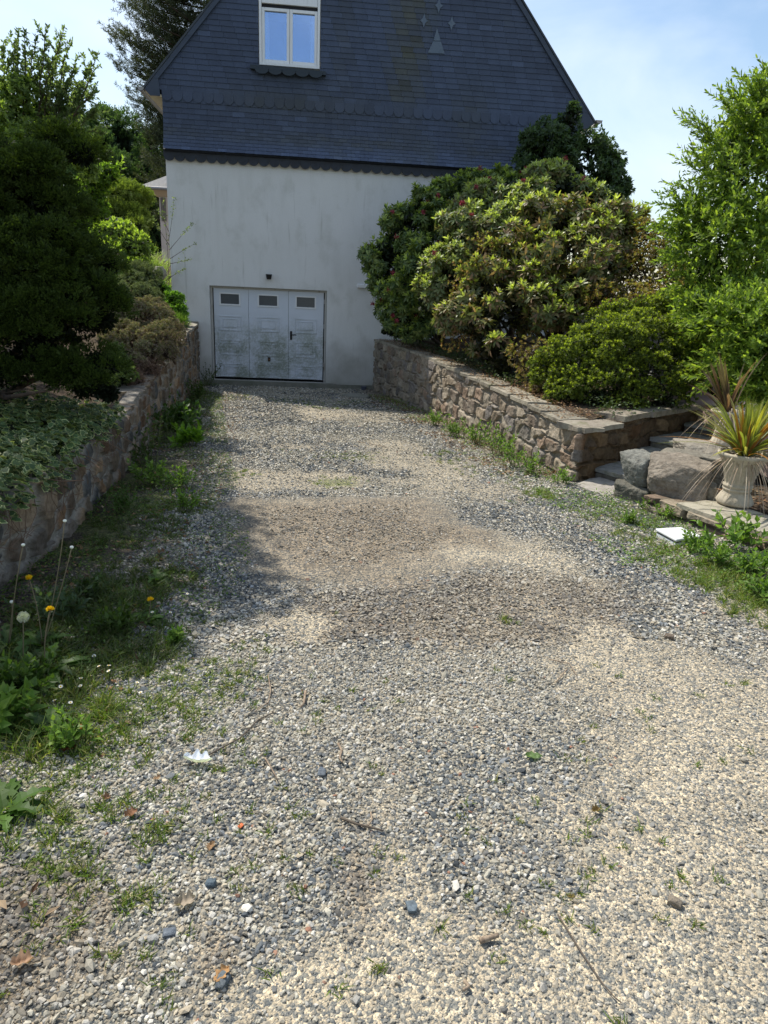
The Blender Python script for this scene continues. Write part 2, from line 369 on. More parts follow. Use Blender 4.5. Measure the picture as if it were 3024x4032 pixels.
# far ground
mb = MB(); mb.add([(-400, -400, -1), (400, -400, -1), (400, 600, -1), (-400, 600, -1)], [(0, 1, 2, 3)])
tag(mb.build('ground', mat('far_soil', (.10, .12, .05), noise=[(3, 4, (.06, .08, .03), .4, .6, (1, 1, 1), 1)])), 'grassy ground around the house', kind='structure')
SOIL = mat('soil', (.075, .055, .04), rough=1, spec=.05, noise=[(6, 5, (.12, .10, .06), .45, .7, (1, 1, 1), .8), (40, 3, (.03, .025, .02), .5, .65, (1, 1, 1), .8)], bump=(35, .8, .03))
def zl(x, y):      # left garden surface
    zt = np.interp(y, [-19, -11, -9, -5, 0, 6, 14, 30, 80], [1.02, 1.0, .98, 1.1, 1.25, 1.7, 2.2, 2.6, 3.5])
    return zt + .18 * np.clip(lwx(y) - x - .3, 0, 6) ** .8 * (1 if np.ndim(x) == 0 else 1) - .03
def terrain(name, X, Y, Z, label):
    ny, nx = X.shape; i = (np.arange(ny - 1)[:, None] * nx + np.arange(nx - 1)[None]).ravel()
    o = npmesh(name, p3(X, Y, Z + (fbm(p3(X * 2, Y * 2), 3) - .5) * .06), np.stack([i, i + 1, i + 1 + nx, i + nx], 1), SOIL, None, None, True)
    tag(o, label, kind='structure')
T, Yv = np.meshgrid(np.concatenate([np.linspace(0, 3, 30), np.linspace(3.3, 60, 25)]), np.concatenate([np.linspace(-22, 0, 90), np.linspace(.6, 90, 40)]))
Xv = np.where(Yv > -.02, -.80, lwx(Yv) - .12) - T; terrain('garden_soil', Xv, Yv, zl(Xv, Yv), 'dark planted soil terrace above the left wall')
def zr(x, y):
    return np.interp(y, [-9, -7, -3, 0, 10], [.9, .95, 1.05, 1.08, 1.3]) + .1 * np.clip(x - 5, 0, 8)
# right terrace, above the retaining wall and its return
T, Yv = np.meshgrid(np.concatenate([np.linspace(0, 5, 50), np.linspace(5.5, 60, 20)]), np.concatenate([np.linspace(-8.3, 0, 60), np.linspace(.6, 90, 40)]))
Xv = np.where(Yv > -.02, 7.35, rwx(Yv) + .14) + T; Yc = np.where(Yv < -.02, np.maximum(Yv, np.minimum(-8.15 + (Xv - 4.98) * .70, -2.0)), Yv)
terrain('garden_bed', Xv, Yc, zr(Xv, Yc), 'dark soil bed above the right wall')
# low bed to the right of the steps
T, Yv = np.meshgrid(np.linspace(0, 9, 60), np.linspace(-16, -9.2, 50))
Xv = np.interp(-Yv, [9.2, 10.64, 12.5, 16], [5.17, 5.64, 6.3, 7.5]) + .08 + T; terrain('urn_bed', Xv, Yv, .555 + .02 * T, 'leaf-strewn bed behind the low wall')
mb = MB(); mb.box(6.9, -9.2, .5, 16, -2.5, .93)
tag(mb.build('patio', mat('pink_paving', (.55, .38, .32), noise=[(5, 3, (.4, .3, .25), .4, .7, (1, 1, 1), .7)])), 'pink paved terrace behind the right shrub', kind='structure')
# ------------------------------------------------------------------ rubble walls
PALL = [(.17, .105, .06), (.21, .15, .095), (.12, .09, .065), (.085, .085, .082), (.18, .14, .10), (.23, .175, .12), (.125, .08, .05), (.15, .125, .10)]
PALR = [(.27, .22, .16), (.31, .26, .19), (.22, .18, .14), (.28, .24, .18), (.35, .30, .23), (.20, .18, .16), (.27, .20, .145)]
STONE = mat('rubble_stone', colattr=True, rough=.95, spec=.12, noise=[(28, 6, '0.55,0.52,0.5', .42, .68, (1, 1, 1), .75), (9, 4, (.33, .32, .27), .64, .8, (1, 1, 1), .35), (130, 3, '1.45,1.4,1.3', .5, .7, (1, 1, 1), .7)], bump=(90, .6, .012))
def rubble(name, path, zt, zb, side, palt, mortar, seed, res=.014, cell=(.25, .17), label=None, p=7.0, depthm=.034, parent=None, brownshadefrom=None, mw=1.2):
    path = np.array(path, float); seg = np.hypot(*np.diff(path, axis=0).T); S = np.concatenate([[0], np.cumsum(seg)]); Lt = S[-1]
    ns = int(Lt / res) + 1; s = np.linspace(0, Lt, ns); X = np.interp(s, S, path[:, 0]); Y = np.interp(s, S, path[:, 1])
    tx = np.gradient(X); ty = np.gradient(Y); tl = np.hypot(tx, ty); tx /= tl; ty /= tl; nx, ny = (ty, -tx) if side > 0 else (-ty, tx)
    nz_ = int(1.5 / res); h = np.linspace(0, 1, nz_)
    zt_ = zt(X, Y); zb_ = zb(X, Y); Z = zb_[None] + (zt_ - zb_)[None] * h[:, None]; Sg = np.broadcast_to(s, Z.shape)
    q = p3(Sg * 3, Z * 3); ws = Sg + (vn(q, seed) - .5) * .09 + (vn(q * 4, seed + 3) - .5) * .02; wz = Z + (vn(q, seed + 1) - .5) * .10 + (vn(q * 4, seed + 4) - .5) * .015
    gx = ws / cell[0]; gy = wz / cell[1]; gx = gx + .5 * (np.floor(gy) % 2)
    ix = np.floor(gx).astype(int); iy = np.floor(gy).astype(int); d1 = np.full(gx.shape, 9.); d2 = d1.copy(); c1 = np.zeros(gx.shape, int)
    for a in (-1, 0, 1):
        for b in (-1, 0, 1):
            jx = ix + a; jy = iy + b; off = 0
            qx = jx + .5 + (hsh(jx, jy, 0, seed) - .5) * .88; qy = jy + .5 + (hsh(jx, jy, 1, seed) - .5) * .62
            d = (np.abs(gx - qx) ** p + np.abs((gy - qy) * 1.0) ** p) ** (1 / p); cid = (jx * 911 + jy * 37)
            nw = d < d1; d2 = np.where(nw, d1, np.minimum(d2, d)); c1 = np.where(nw, cid, c1); d1 = np.where(nw, d, d1)
    e = d2 - d1; pr = sst(.045 * mw, .22 * (mw * .5 + .5), e + (fbm(p3(Sg * 25, Z * 25), seed + 7, 3) - .5) * .10)
    r1 = hsh(c1, 0 * c1, 0 * c1 + 5, seed); r2 = hsh(c1, 0 * c1, 0 * c1 + 6, seed); r3 = hsh(c1, 0 * c1, 0 * c1 + 7, seed)
    H = pr * (depthm * (.5 + r1)) + pr * (fbm(p3(Sg * 11, Z * 11, r2 * 50), seed + 9, 4) - .5) * .04 + (fbm(p3(Sg * 18, Z * 18), seed + 10, 3) - .5) * .012 + (fbm(p3(Sg * 1.1, Z * 1.1), seed + 11, 2) - .5) * .05
    V = np.stack([X[None] + nx[None] * H, Y[None] + ny[None] * H, Z], -1)
    pa = np.array(palt); Cc = pa[(r2 * len(pa)).astype(int) % len(pa)] * (.75 + .5 * r3)[..., None] * (.8 + .4 * fbm(p3(Sg * 14, Z * 14, r1 * 9), seed + 13, 3))[..., None]
    mo = np.array(mortar) * (.8 + .4 * fbm(p3(Sg * 8, Z * 8), seed + 14, 3))[..., None]
    smear = sst(.55, .75, fbm(p3(Sg * 5, Z * 5), seed + 15, 3))[..., None] * .4; k = pr[..., None] * (1 - smear); Cc = Cc * k + mo * (1 - k)
    if brownshadefrom is not None: kk = sst(brownshadefrom - .02, brownshadefrom + .02, Sg)[..., None]; Cc = Cc * (1 - kk) + Cc * np.array([.50, .40, .30]) * kk  # return face: browner stone, with its shade also darkened into the colour
    i = (np.arange(nz_ - 1)[:, None] * ns + np.arange(ns - 1)[None]).ravel(); F = np.stack([i, i + 1, i + 1 + ns, i + ns], 1)
    if side < 0: F = F[:, ::-1]
    V = V.reshape(-1, 3); Cc = Cc.reshape(-1, 3); n0 = len(V)
    tk = np.full(ns, .3) if brownshadefrom is None else np.clip(np.abs(s - brownshadefrom) * .8, .01, .3); bt = np.stack([X - nx * tk, Y - ny * tk, zt_ - .004], -1); bb = np.stack([X - nx * tk, Y - ny * tk, zb_], -1)
    ti = (nz_ - 1) * ns + np.arange(ns - 1); tb = n0 + np.arange(ns - 1); b2 = n0 + ns + np.arange(ns - 1)
    F2 = np.concatenate([np.stack([ti, ti + 1, tb + 1, tb], 1), np.stack([tb, tb + 1, b2 + 1, b2], 1)])
    ends = []
    for e_, ii in ((0, 0), (1, ns - 1)):
        colz = np.arange(nz_) * ns + ii; ends.append(list(colz) + [n0 + ii, n0 + ns + ii])
    V = np.concatenate([V, bt, bb]); Cc = np.concatenate([Cc, np.tile(np.array(mortar), (2 * ns, 1))])
    if side < 0: F2 = F2[:, ::-1]
    o = npmesh(name, V, [F, F2] + [np.array([e_]) for e_ in ends], STONE, parent, Cc, False)
    return o
def noisy_slab(MBx, pts, z0, z1, rng, colr, n=6, amp=.012, zt=None):
    """irregular flagstone from 4 ground corners"""
    pts = np.array(pts, float); u = np.linspace(0, 1, n); U, Vv = np.meshgrid(u, u)
    P = ((1 - U) * (1 - Vv))[..., None] * pts[0] + (U * (1 - Vv))[..., None] * pts[1] + (U * Vv)[..., None] * pts[2] + ((1 - U) * Vv)[..., None] * pts[3]
    P = P + (np.stack([vn(p3(P[..., 0] * 9, P[..., 1] * 9), 21), vn(p3(P[..., 0] * 9, P[..., 1] * 9), 22)], -1) - .5) * amp * 3
    tilt = rng.uniform(-.006, .006, 2)
    top = z1 + (fbm(p3(P[..., 0] * 6, P[..., 1] * 6), 23) - .5) * amp * 1.6 + tilt[0] * (U - .5) * 2 + tilt[1] * (Vv - .5) * 2
    edge = (U < .01) | (U > .99) | (Vv < .01) | (Vv > .99); top = top - edge * .006
    V = [(P[j, i, 0], P[j, i, 1], top[j, i]) for j in range(n) for i in range(n)] + [(P[j, i, 0], P[j, i, 1], z0) for j in range(n) for i in range(n)]
    f = [(j * n + i, j * n + i + 1, (j + 1) * n + i + 1, (j + 1) * n + i) for j in range(n - 1) for i in range(n - 1)]; m = n * n
    f += [tuple(m + t for t in q[::-1]) for q in f]
    ring = [(0, i) for i in range(n - 1)] + [(j, n - 1) for j in range(n - 1)] + [(n - 1, i) for i in range(n - 1, 0, -1)] + [(j, 0) for j in range(n - 1, 0, -1)]
    for k in range(len(ring)):
        a = ring[k]; b = ring[(k + 1) % len(ring)]; A = a[0] * n + a[1]; Bq = b[0] * n + b[1]; f.append((A, A + m, Bq + m, Bq))
    MBx.cc = colr; MBx.add(V, f)
CAP = mat('flagstone', colattr=True, rough=.9, spec=.15, noise=[(14, 6, '0.5,0.5,0.48', .45, .7, (1, 1, 1), .8), (5, 4, (.36, .34, .26), .5, .72, (1, 1, 1), .6), (60, 3, (.40, .40, .36), .62, .7, (1, 1, 1), .7), (7, 4, (.12, .13, .05), .58, .72, (1, 1, 1), .6)], bump=(50, .5, .012))
def coping(name, path, zt, side, width, parent, seed, base=(.24, .21, .17), lo=.3, hi=.6, th=.04, over=.035):
    rng = np.random.default_rng(seed); path = np.array(path, float); seg = np.hypot(*np.diff(path, axis=0).T); S = np.concatenate([[0], np.cumsum(seg)])
    mb = MB(); s = 0
    while s < S[-1] - .05:
        e = min(S[-1], s + rng.uniform(lo, hi)); 
        if S[-1] - e < .15: e = S[-1]
        q = []
        for t in (s + .008, e - .008):
            x = np.interp(t, S, path[:, 0]); y = np.interp(t, S, path[:, 1]); x2 = np.interp(min(t + .05, S[-1]), S, path[:, 0]) - np.interp(t - .05, S, path[:, 0]); y2 = np.interp(min(t + .05, S[-1]), S, path[:, 1]) - np.interp(t - .05, S, path[:, 1])
            l = math.hypot(x2, y2); n = (y2 / l, -x2 / l) if side > 0 else (-y2 / l, x2 / l); ov = over + rng.uniform(-.015, .02)
            q.append(((x + n[0] * ov, y + n[1] * ov), (x - n[0] * (width + rng.uniform(-.03, .03)), y - n[1] * width)))
        z = float(zt(np.array(q[0][0][0]), np.array((q[0][0][1] + q[1][0][1]) / 2)))
        pts = [q[0][0], q[1][0], q[1][1], q[0][1]]
        if side > 0: pts = [q[1][0], q[0][0], q[0][1], q[1][1]]
        if np.cross(np.subtract(pts[1], pts[0]), np.subtract(pts[2], pts[1])) < 0: pts = pts[::-1]
        noisy_slab(mb, pts, z - .005, z + th + rng.uniform(-.006, .008), rng, tuple(np.array(base) * rng.uniform(.8, 1.25)), 6)
        s = e
    return mb.build(name, CAP, parent, colr=True)
zbg = lambda x, y: zg(x, y) - .12
ztl = lambda x, y: np.interp(y, [-19, -11, -9, -8.4, -7.5, -5, -3.4, 0], [.98, .97, .94, .93, .99, 1.08, 1.2, 1.27])
wl = empty('retaining_wall', (.3, -6, .2), 'long rubble stone wall of brown and grey stones along the left side of the drive', 'wall')
rubble('stone_face', LW, ztl, zbg, 1, PALL, (.27, .25, .215), 31, res=.014, cell=(.25, .19), parent=wl, depthm=.030, mw=1.7)
coping('coping', LW[7:], lambda x, y: ztl(x, y), 1, .28, wl, 5, base=(.30, .27, .22))
ztr = lambda x, y: np.interp(y, [-8.5, -7.6, -6.7, -4.9, -2.9, 0], [.875, .92, .96, 1.02, 1.07, 1.05])
wr = empty('retaining_wall', (4.2, -4, .2), 'rubble stone wall of tan stones under the rhododendrons on the right, turning the corner at the steps', 'wall')
RT = np.array([(4.93, -8.43), (5.5, -8.03), (6.1, -7.60), (6.9, -7.02)])
zrt = lambda x, y: np.where((x > 4.93) & (y < -6.9), .875 + .06 * (x > 5.48), ztr(x, y))
rubble('stone_face', np.concatenate([RW[:-1], [(4.915, -8.41)], RT[1:]]), zrt, zbg, 1, PALR, (.29, .26, .21), 47, res=.0130, cell=(.27, .18), parent=wr, brownshadefrom=float(np.hypot(*np.diff(RW, axis=0).T).sum()))
coping('coping', RW, ztr, 1, .3, wr, 6, base=(.27, .24, .185))
coping('return_coping', RT, lambda x, y: .88 + .06 * (x > 5.48), 1, .32, wr, 9, base=(.22, .19, .15), lo=.5, hi=.7, th=.05)
# boulders, steps and low wall
R0 = np.random.default_rng
def boulder(name, c, d, rotz, seed, colr, parent=None, p=4.5, sub=40, rough=.17):
    g = np.linspace(-1, 1, sub); A, Bq = np.meshgrid(g, g); faces = []
    V = []; F = []; n = 0
    for ax in range(3):
        for sg in (-1, 1):
            P = np.zeros(A.shape + (3,)); P[..., ax] = sg; P[..., (ax + 1) % 3] = A * sg; P[..., (ax + 2) % 3] = Bq
            V.append(P.reshape(-1, 3)); i = (np.arange(sub - 1)[:, None] * sub + np.arange(sub - 1)[None]).ravel() + n
            F.append(np.stack([i, i + 1, i + 1 + sub, i + sub], 1)); n += sub * sub
    V = np.concatenate(V); F = np.concatenate(F); V = V / (np.abs(V) ** p).sum(1, keepdims=True) ** (1 / p)
    # quarried look: a box cut by random planes, then roughened
    rb = R0(seed); dirn = norm(V); npl = 11; nrm = norm(rb.normal(size=(npl, 3))); dist = rb.uniform(.86, 1.12, npl)
    nrm = np.concatenate([nrm, np.eye(3), -np.eye(3)]); nrm[npl:] += rb.normal(0, .10, (6, 3)); nrm = norm(nrm); dist = np.concatenate([dist, rb.uniform(.78, .92, 6)])
    dt = dirn @ nrm.T; rr = np.where(dt > .05, dist[None] / np.maximum(dt, .05), 9); r1 = -np.log(np.exp(-rr * 22).sum(1)) / 22
    V = dirn * r1[:, None]; q = V * 1.3 + seed * 7.7
    f = 1 + (fbm(q * 1.5, seed, 3) - .5) * rough * .8 + (fbm(q * 6, seed + 5, 5) - .5) * rough * .55
    V = V * f[:, None]; C = np.array(colr) * (.65 + .7 * fbm(V * 3 + seed, seed + 2, 4))[:, None]
    V = V * (np.array(d) / 2); cz, sz = math.cos(rotz), math.sin(rotz); V = np.stack([V[:, 0] * cz - V[:, 1] * sz, V[:, 0] * sz + V[:, 1] * cz, V[:, 2]], 1) + np.array(c)
    return npmesh(name, V, F, STONE, parent, C, False)
GR = (.25, .235, .20)
tag(boulder('boulder', (5.25, -9.15, .70), (.30, .36, .36), .3, 3, (.20, .20, .175)), 'upright grey boulder at the foot of the steps, top of the leftmost pair', 'boulder')
tag(boulder('boulder', (5.235, -9.17, .42), (.32, .38, .34), .5, 4, (.14, .135, .11)), 'dark squat boulder half in the gravel under the upright one by the steps', 'boulder')
tag(boulder('boulder', (5.49, -9.42, .67), (.60, .46, .46), -.55, 5, (.235, .205, .165)), 'large brown squared boulder with a slanting top left of the front urn', 'boulder')
tag(boulder('boulder', (5.80, -9.02, .70), (.74, .52, .34), -.35, 6, (.20, .185, .15)), 'wide flat-topped boulder between the steps and the front urn', 'boulder')
tag(boulder('boulder', (5.58, -9.34, .44), (.85, .6, .34), -.4, 8, (.16, .13, .10)), 'long low dark boulder under the large squared one', 'boulder')
tag(boulder('boulder', (6.12, -8.75, .74), (.66, .56, .30), -.2, 9, (.27, .245, .20)), 'pale slab-like boulder carrying the rear urn', 'boulder')
tag(boulder('boulder', (5.34, -9.62, .47), (.26, .24, .20), .2, 12, (.18, .14, .10)), 'small brown wedge stone at the start of the low wall', 'boulder')
tag(boulder('boulder', (5.66, -9.56, .62), (.26, .24, .18), .9, 13, (.22, .20, .16)), 'small grey stone wedged between the squared boulder and the front urn', 'boulder')
tag(boulder('boulder', (5.42, -8.98, .66), (.34, .26, .26), .1, 14, (.17, .16, .135)), 'mossy grey stone behind the upright boulder, beside the second step', 'boulder')
st = empty('stone_steps', (5.4, -8.6, .4), 'shallow steps of grey slate slabs between the corner wall and the boulders', 'steps')
rs = np.random.default_rng(8); du = np.array([.82, .58]); dv = np.array([.58, -.82])
mb = MB(); noisy_slab(mb, [(4.86, -8.62), (5.08, -9.32), (5.5, -8.95), (5.2, -8.35)], .30, .405, rs, (.34, .31, .27), 9); mb.build('landing', CAP, st, colr=True)
for (x0, z1, ln) in ((5.13, .50, .55), (5.52, .61, .6), (6.0, .71, .7), (6.6, .81, .8)):
    a = np.array([x0, -8.43 + (x0 - 4.93) * .70]) + dv * .03; mb = MB()
    q = [a, a + dv * .95 - du * .05, a + dv * .95 + du * ln, a + du * ln]
    noisy_slab(mb, q, z1 - .045, z1, rs, (.25, .245, .225), 10, .016)
    q2 = [p_ + du * .03 for p_ in q]; noisy_slab(mb, q2, z1 - .2, z1 - .047, rs, (.14, .12, .10), 10, .02); mb.build('step', CAP, st, colr=True)
LO = np.array([(5.20, -9.5), (5.31, -9.82), (5.45, -10.23), (5.59, -10.64), (6.0, -11.8), (6.6, -13.4)])
wlo = empty('low_wall', (5.5, -10.3, .4), 'knee-high stone edging wall with slate coping carrying the front urn', 'wall')
rubble('stone_face', LO, lambda x, y: .56 + 0 * x, lambda x, y: zg(x, y) - .15, 1, PALR, (.14, .12, .09), 61, res=.012, cell=(.30, .16), depthm=.05, parent=wlo)
coping('coping', LO[1:], lambda x, y: .56 + 0 * x, 1, .46, wlo, 12, base=(.33, .30, .23), lo=.35, hi=.75, th=.04)
# ------------------------------------------------------------------ house
ho = empty('house', (3.3, 0, 0), 'white rendered house with a slate-hung gable and a garage door at its foot', 'house')
def wallmat_extra(nt, b, tcn, src): pass
RENDER = mat('white_render', (.66, .67, .66), rough=.9, spec=.15, noise=[
    (5.5, 5, '0.72,0.72,0.70', .50, .78, (1, 1, .09), .9), (1.6, 4, '0.86,0.86,0.84', .45, .75, (1, 1, .35), .8), (14, 4, '0.62,0.62,0.60', .66, .80, (1, 1, .05), .8), (60, 3, '0.9,0.9,0.9', .4, .6, (1, 1, 1), .5)], bump=(220, .35, .004))
def damp_extra(nt, b, tcn, src):
    # rising damp: the foot of the wall is stained, with a shape broken up by noise
    L = nt.links.new; sp = nn(nt, 'ShaderNodeSeparateXYZ'); L(tcn.outputs['Object'], sp.inputs[0])
    n = nn(nt, 'ShaderNodeTexNoise'); n.inputs['Scale'].default_value = 2.2; n.inputs['Detail'].default_value = 6; L(tcn.outputs['Object'], n.inputs['Vector'])
    ad = nn(nt, 'ShaderNodeMath', operation='MULTIPLY_ADD'); ad.inputs[1].default_value = 1.6; L(n.outputs[0], ad.inputs[0]); 
    ng = nn(nt, 'ShaderNodeMath', operation='MULTIPLY'); ng.inputs[1].default_value = -1; L(sp.outputs[2], ng.inputs[0]); L(ng.outputs[0], ad.inputs[2])
    r = nn(nt, 'ShaderNodeMapRange'); r.inputs[1].default_value = -.35; r.inputs[2].default_value = .8; r.inputs[4].default_value = .85; L(ad.outputs[0], r.inputs[0])
    x = nn(nt, 'ShaderNodeMix', data_type='RGBA'); x.blend_type = 'MULTIPLY'; x.inputs['B'].default_value = (.50, .48, .42, 1); L(r.outputs[0], x.inputs['Factor']); L(src, x.inputs['A']); L(x.outputs['Result'], b.inputs['Base Color'])
RENDER2 = mat('white_render_stained', (.68, .68, .665), rough=.9, spec=.15, noise=[
    (3.2, 6, '0.82,0.82,0.80', .52, .8, (1, 1, .22), .6), (1.6, 4, '0.90,0.90,0.88', .45, .75, (1, 1, .6), .6), (12, 6, '0.50,0.50,0.46', .60, .78, (1, 1, .06), .85), (2.3, 5, '0.74,0.74,0.70', .52, .70, (1, 1, .8), .6), (60, 3, '0.9,0.9,0.9', .4, .6, (1, 1, 1), .5)], bump=(220, .35, .004), extra=damp_extra)
X0, X1, ZE, APX, APZ = -.75, 7.30, 5.40, 3.28, 10.32
GW = (0, 2.4, .12, 2.02); WW = (1.06, 2.18, 5.99, 7.22)
def facade():
    xs = sorted([X0, X1, GW[0], GW[1], WW[0], WW[1], APX]); zs = [-.2, GW[2], GW[3], WW[2], 6.6, WW[3]]
    V = []; F = []; idx = {}
    def v(x, y, z):
        k = (round(x, 4), round(y, 4), round(z, 4))
        if k not in idx: idx[k] = len(V); V.append(k)
        return idx[k]
    zs2 = [-.2, GW[2], GW[3], 5.35]
    xs1 = [X0, GW[0], GW[1], X1]
    for i in range(3):
        for j in range(3):
            if i == 1 and j == 1: continue
            F.append((v(xs1[i], 0, zs2[j]), v(xs1[i + 1], 0, zs2[j]), v(xs1[i + 1], 0, zs2[j + 1]), v(xs1[i], 0, zs2[j + 1])))
    a, b, c, d = GW
    for p, q in (((a, c), (a, d)), ((a, d), (b, d)), ((b, d), (b, c)), ((b, c), (a, c))):
        F.append((v(p[0], 0, p[1]), v(q[0], 0, q[1]), v(q[0], .30, q[1]), v(p[0], .30, p[1])))
    # gable above, with the window hole
    zl_ = lambda x: 5.35 + (x - X0) * 1.13 if x < APX else 5.35 + (X1 + .06 - x) * 1.13
    a, b, c, d = WW
    F.append((v(X0, 0, 5.35), v(a, 0, 5.35), v(a, 0, zl_(a)))); F.append((v(b, 0, 5.35), v(X1, 0, 5.35), v(APX, 0, 9.8), v(b, 0, zl_(b))))
    F.append((v(a, 0, 5.35), v(b, 0, 5.35), v(b, 0, c), v(a, 0, c))); F.append((v(a, 0, d), v(b, 0, d), v(b, 0, zl_(b)), v(a, 0, zl_(a))))
    for p, q in (((a, c), (a, d)), ((a, d), (b, d)), ((b, d), (b, c)), ((b, c), (a, c))):
        F.append((v(p[0], 0, p[1]), v(q[0], 0, q[1]), v(q[0], .30, q[1]), v(p[0], .30, p[1])))
    # sides and back
    F.append((v(X0, 0, -.2), v(X0, 0, 5.35), v(X0, 10, 5.35), v(X0, 10, -.2))); F.append((v(X1, 0, -.2), v(X1, 10, -.2), v(X1, 10, 5.35), v(X1, 0, 5.35)))
    F.append((v(X0, 10, -.2), v(X0, 10, 5.35), v(APX, 10, 9.8), v(X1, 10, 5.35), v(X1, 10, -.2)))
    me = bpy.data.meshes.new('wall'); me.from_pydata(V, [], F); me.update(); return link('wall', me, RENDER2, ho)
facade()
# slate-hung gable: every slate a tilted thin plate
SLATE = mat('slate', colattr=True, rough=.62, spec=.35, noise=[(7, 4, '0.8,0.82,0.85', .4, .7, (1, 1, .25), .8), (1.3, 4, (.075, .085, .055), .60, .80, (1, 1, .6), .4), (45, 3, '1.25,1.25,1.25', .5, .7, (1, 1, 1), .6)], bump=(120, .3, .004))
SLD = mat('dark_slate', (.030, .038, .055), rough=.6, spec=.35, noise=[(9, 4, (.02, .022, .028), .4, .7, (1, 1, 1), .7)])
FLARE = lambda z: .045 + .13 * np.clip((5.0 - z) / .54, 0, 1) ** 2
def slates():
    rng = np.random.default_rng(17); V = []; F = []; C = []; ZF = 5.40; ex = .092; T = .007
    base = np.array([.050, .068, .112])
    def plate(x0, x1, z0, z1, shape, c, lift=0):
        n = len(V); zt = z1 + .03
        def P(x, z, k):  # k: 0 tail (bottom) to 1 head
            return (x, -(float(FLARE(z)) + (1 - k) * .014 + lift), z)
        if shape == 'rect': pts = [(x0, z0 + rng.uniform(-.003, .003)), (x1, z0 + rng.uniform(-.003, .003)), (x1, zt), (x0, zt)]
        elif shape == 'round':
            xm = (x0 + x1) / 2; r = (x1 - x0) / 2; pts = [(x0, z0 + r)] + [(xm + r * math.cos(a), z0 + r + r * math.sin(a)) for a in np.linspace(PI + .25, 2 * PI - .25, 9)] + [(x1, z0 + r), (x1, zt), (x0, zt)]
        k = [np.clip((z - z0) / (zt - z0), 0, 1) for _, z in pts]
        m = len(pts); f_ = [P(x, z, kk) for (x, z), kk in zip(pts, k)]; b_ = [(p[0], p[1] + T, p[2]) for p in f_]
        V.extend(f_ + b_); F.append(tuple(range(n, n + m)))
        for i in range(m): j = (i + 1) % m; F.append((n + i, n + m + i, n + m + j, n + j))
        C.extend([tuple(c)] * (2 * m))
    def col_(x, z):
        c = base * rng.uniform(.86, 1.12) * (.78 + .44 * float(fbm(p3(x * .8, 0, z * 1.1), 33, 3)))
        if rng.random() < .04: c = base * rng.uniform(1.15, 1.35)
        g = 0                                       # lichen and damp staining of the cladding
        s1 = .5 * (1 + math.cos(max(-1, min(1, (x - 3.72) / .55)) * PI)) if abs(x - 3.72) < .55 else 0
        g = max(g, s1 * (.9 if z > 5.5 else .3)); s2 = math.exp(-((x - 1.6) / 1.4) ** 2 - ((z - 5.35) / .25) ** 2) * .5; s3 = math.exp(-((z - 4.75) / .14) ** 2) * .6 * float(vn(p3(x * 1.1, 0, 3.0), 9)); s4 = math.exp(-((x - 2.5) / .2) ** 2) * .25
        s5 = .45 * math.exp(-((x - 5.0) / .35) ** 2) * math.exp(-((z - 5.3) / .6) ** 2)
        g = min(1, max(g, s2, s3, s4, s5) * rng.uniform(.6, 1.2)); c = c * (1 - g) + np.array([.062, .067, .056]) * g * rng.uniform(.7, 1.2)
        if z < 4.75: c = c * (1 + .35 * (4.75 - z) / .3 * rng.uniform(.5, 1.2))  # brightness of the upward-tilted bottom courses put into their colour
        return c
    lim = lambda z: (X0 - .0 if z < 5.45 else -1.05 + (z - 5.45) / 1.127 + .03, X1 + .05 if z < 5.41 else 7.61 - (z - 5.41) / 1.145 - .03)
    z = 4.465; row = 0
    while z < 9.9:
        e = ex if z > 4.85 else .064
        xl, xr = lim(z + .02); isf = abs(z - ZF) < ex / 2; w_ = .19 if isf else .235 if z > 4.85 else .17
        x = xl - (row % 2) * w_ / 2
        if isf: e = ex
        while x < xr:
            a, b = max(x, xl), min(x + w_ - .003, xr)
            if b - a > .02:
                inw = (b > WW[0] - .01 and a < WW[1] + .01 and z + e > WW[2] - .02 and z < WW[3] + .1)
                if not inw:
                    if isf and b - a > .15: plate(a, b, z - .085, z + e, 'round', col_(x, z), .011)
                    else: plate(a, b, z, z + e, 'rect', col_(x, z))
                else:
                    if a < WW[0] - .03: plate(a, WW[0] - .012, z, z + e, 'rect', col_(x, z))
                    if b > WW[1] + .03: plate(WW[1] + .012, b, z, z + e, 'rect', col_(x, z))
            x += w_ * 1.0
        z += e; row += 1
    me = bpy.data.meshes.new('slate_cladding'); me.from_pydata(V, [], F); me.update(); a = me.color_attributes.new('Col', 'FLOAT_COLOR', 'POINT')
    a.data.foreach_set('color', np.hstack([np.array(C, np.float32), np.ones((len(C), 1), np.float32)]).ravel()); return link('slate_cladding', me, SLATE, ho)
sl = slates()
mb = MB()                                            # timber fillet that throws the lowest course outward
mb.add([(X0, 0, 4.40), (X1, 0, 4.40), (X1, -.165, 4.455), (X0, -.165, 4.455), (X0, 0, 4.46), (X1, 0, 4.46), (X1, -.155, 4.464), (X0, -.155, 4.464)], [(0, 1, 2, 3), (3, 2, 6, 7), (4, 7, 6, 5), (0, 3, 7, 4), (1, 5, 6, 2)])
mb.build('fillet', SLD, ho)
mb = MB()                                            # scalloped band hanging under the cladding
x = X0 - .02
while x < X1:
    r = .1; pts = [(x, 4.42)] + [(x + r + r * math.cos(a), 4.36 + (r - .012) * math.sin(a)) for a in np.linspace(PI, 2 * PI, 11)] + [(x + 2 * r, 4.42), (x + 2 * r, 4.49), (x, 4.49)]
    mb.prism(pts, -.072 - (int(x * 5) % 2) * .004, -.052); x += .2
mb.build('scalloped_slates', SLD, ho)
LITE = mat('pale_slate', (.115, .15, .20), rough=.6, noise=[(6, 4, '0.75,0.78,0.8', .4, .7, (1, 1, 1), .8), (60, 2, '1.3,1.3,1.3', .55, .7, (1, 1, 1), .6)])
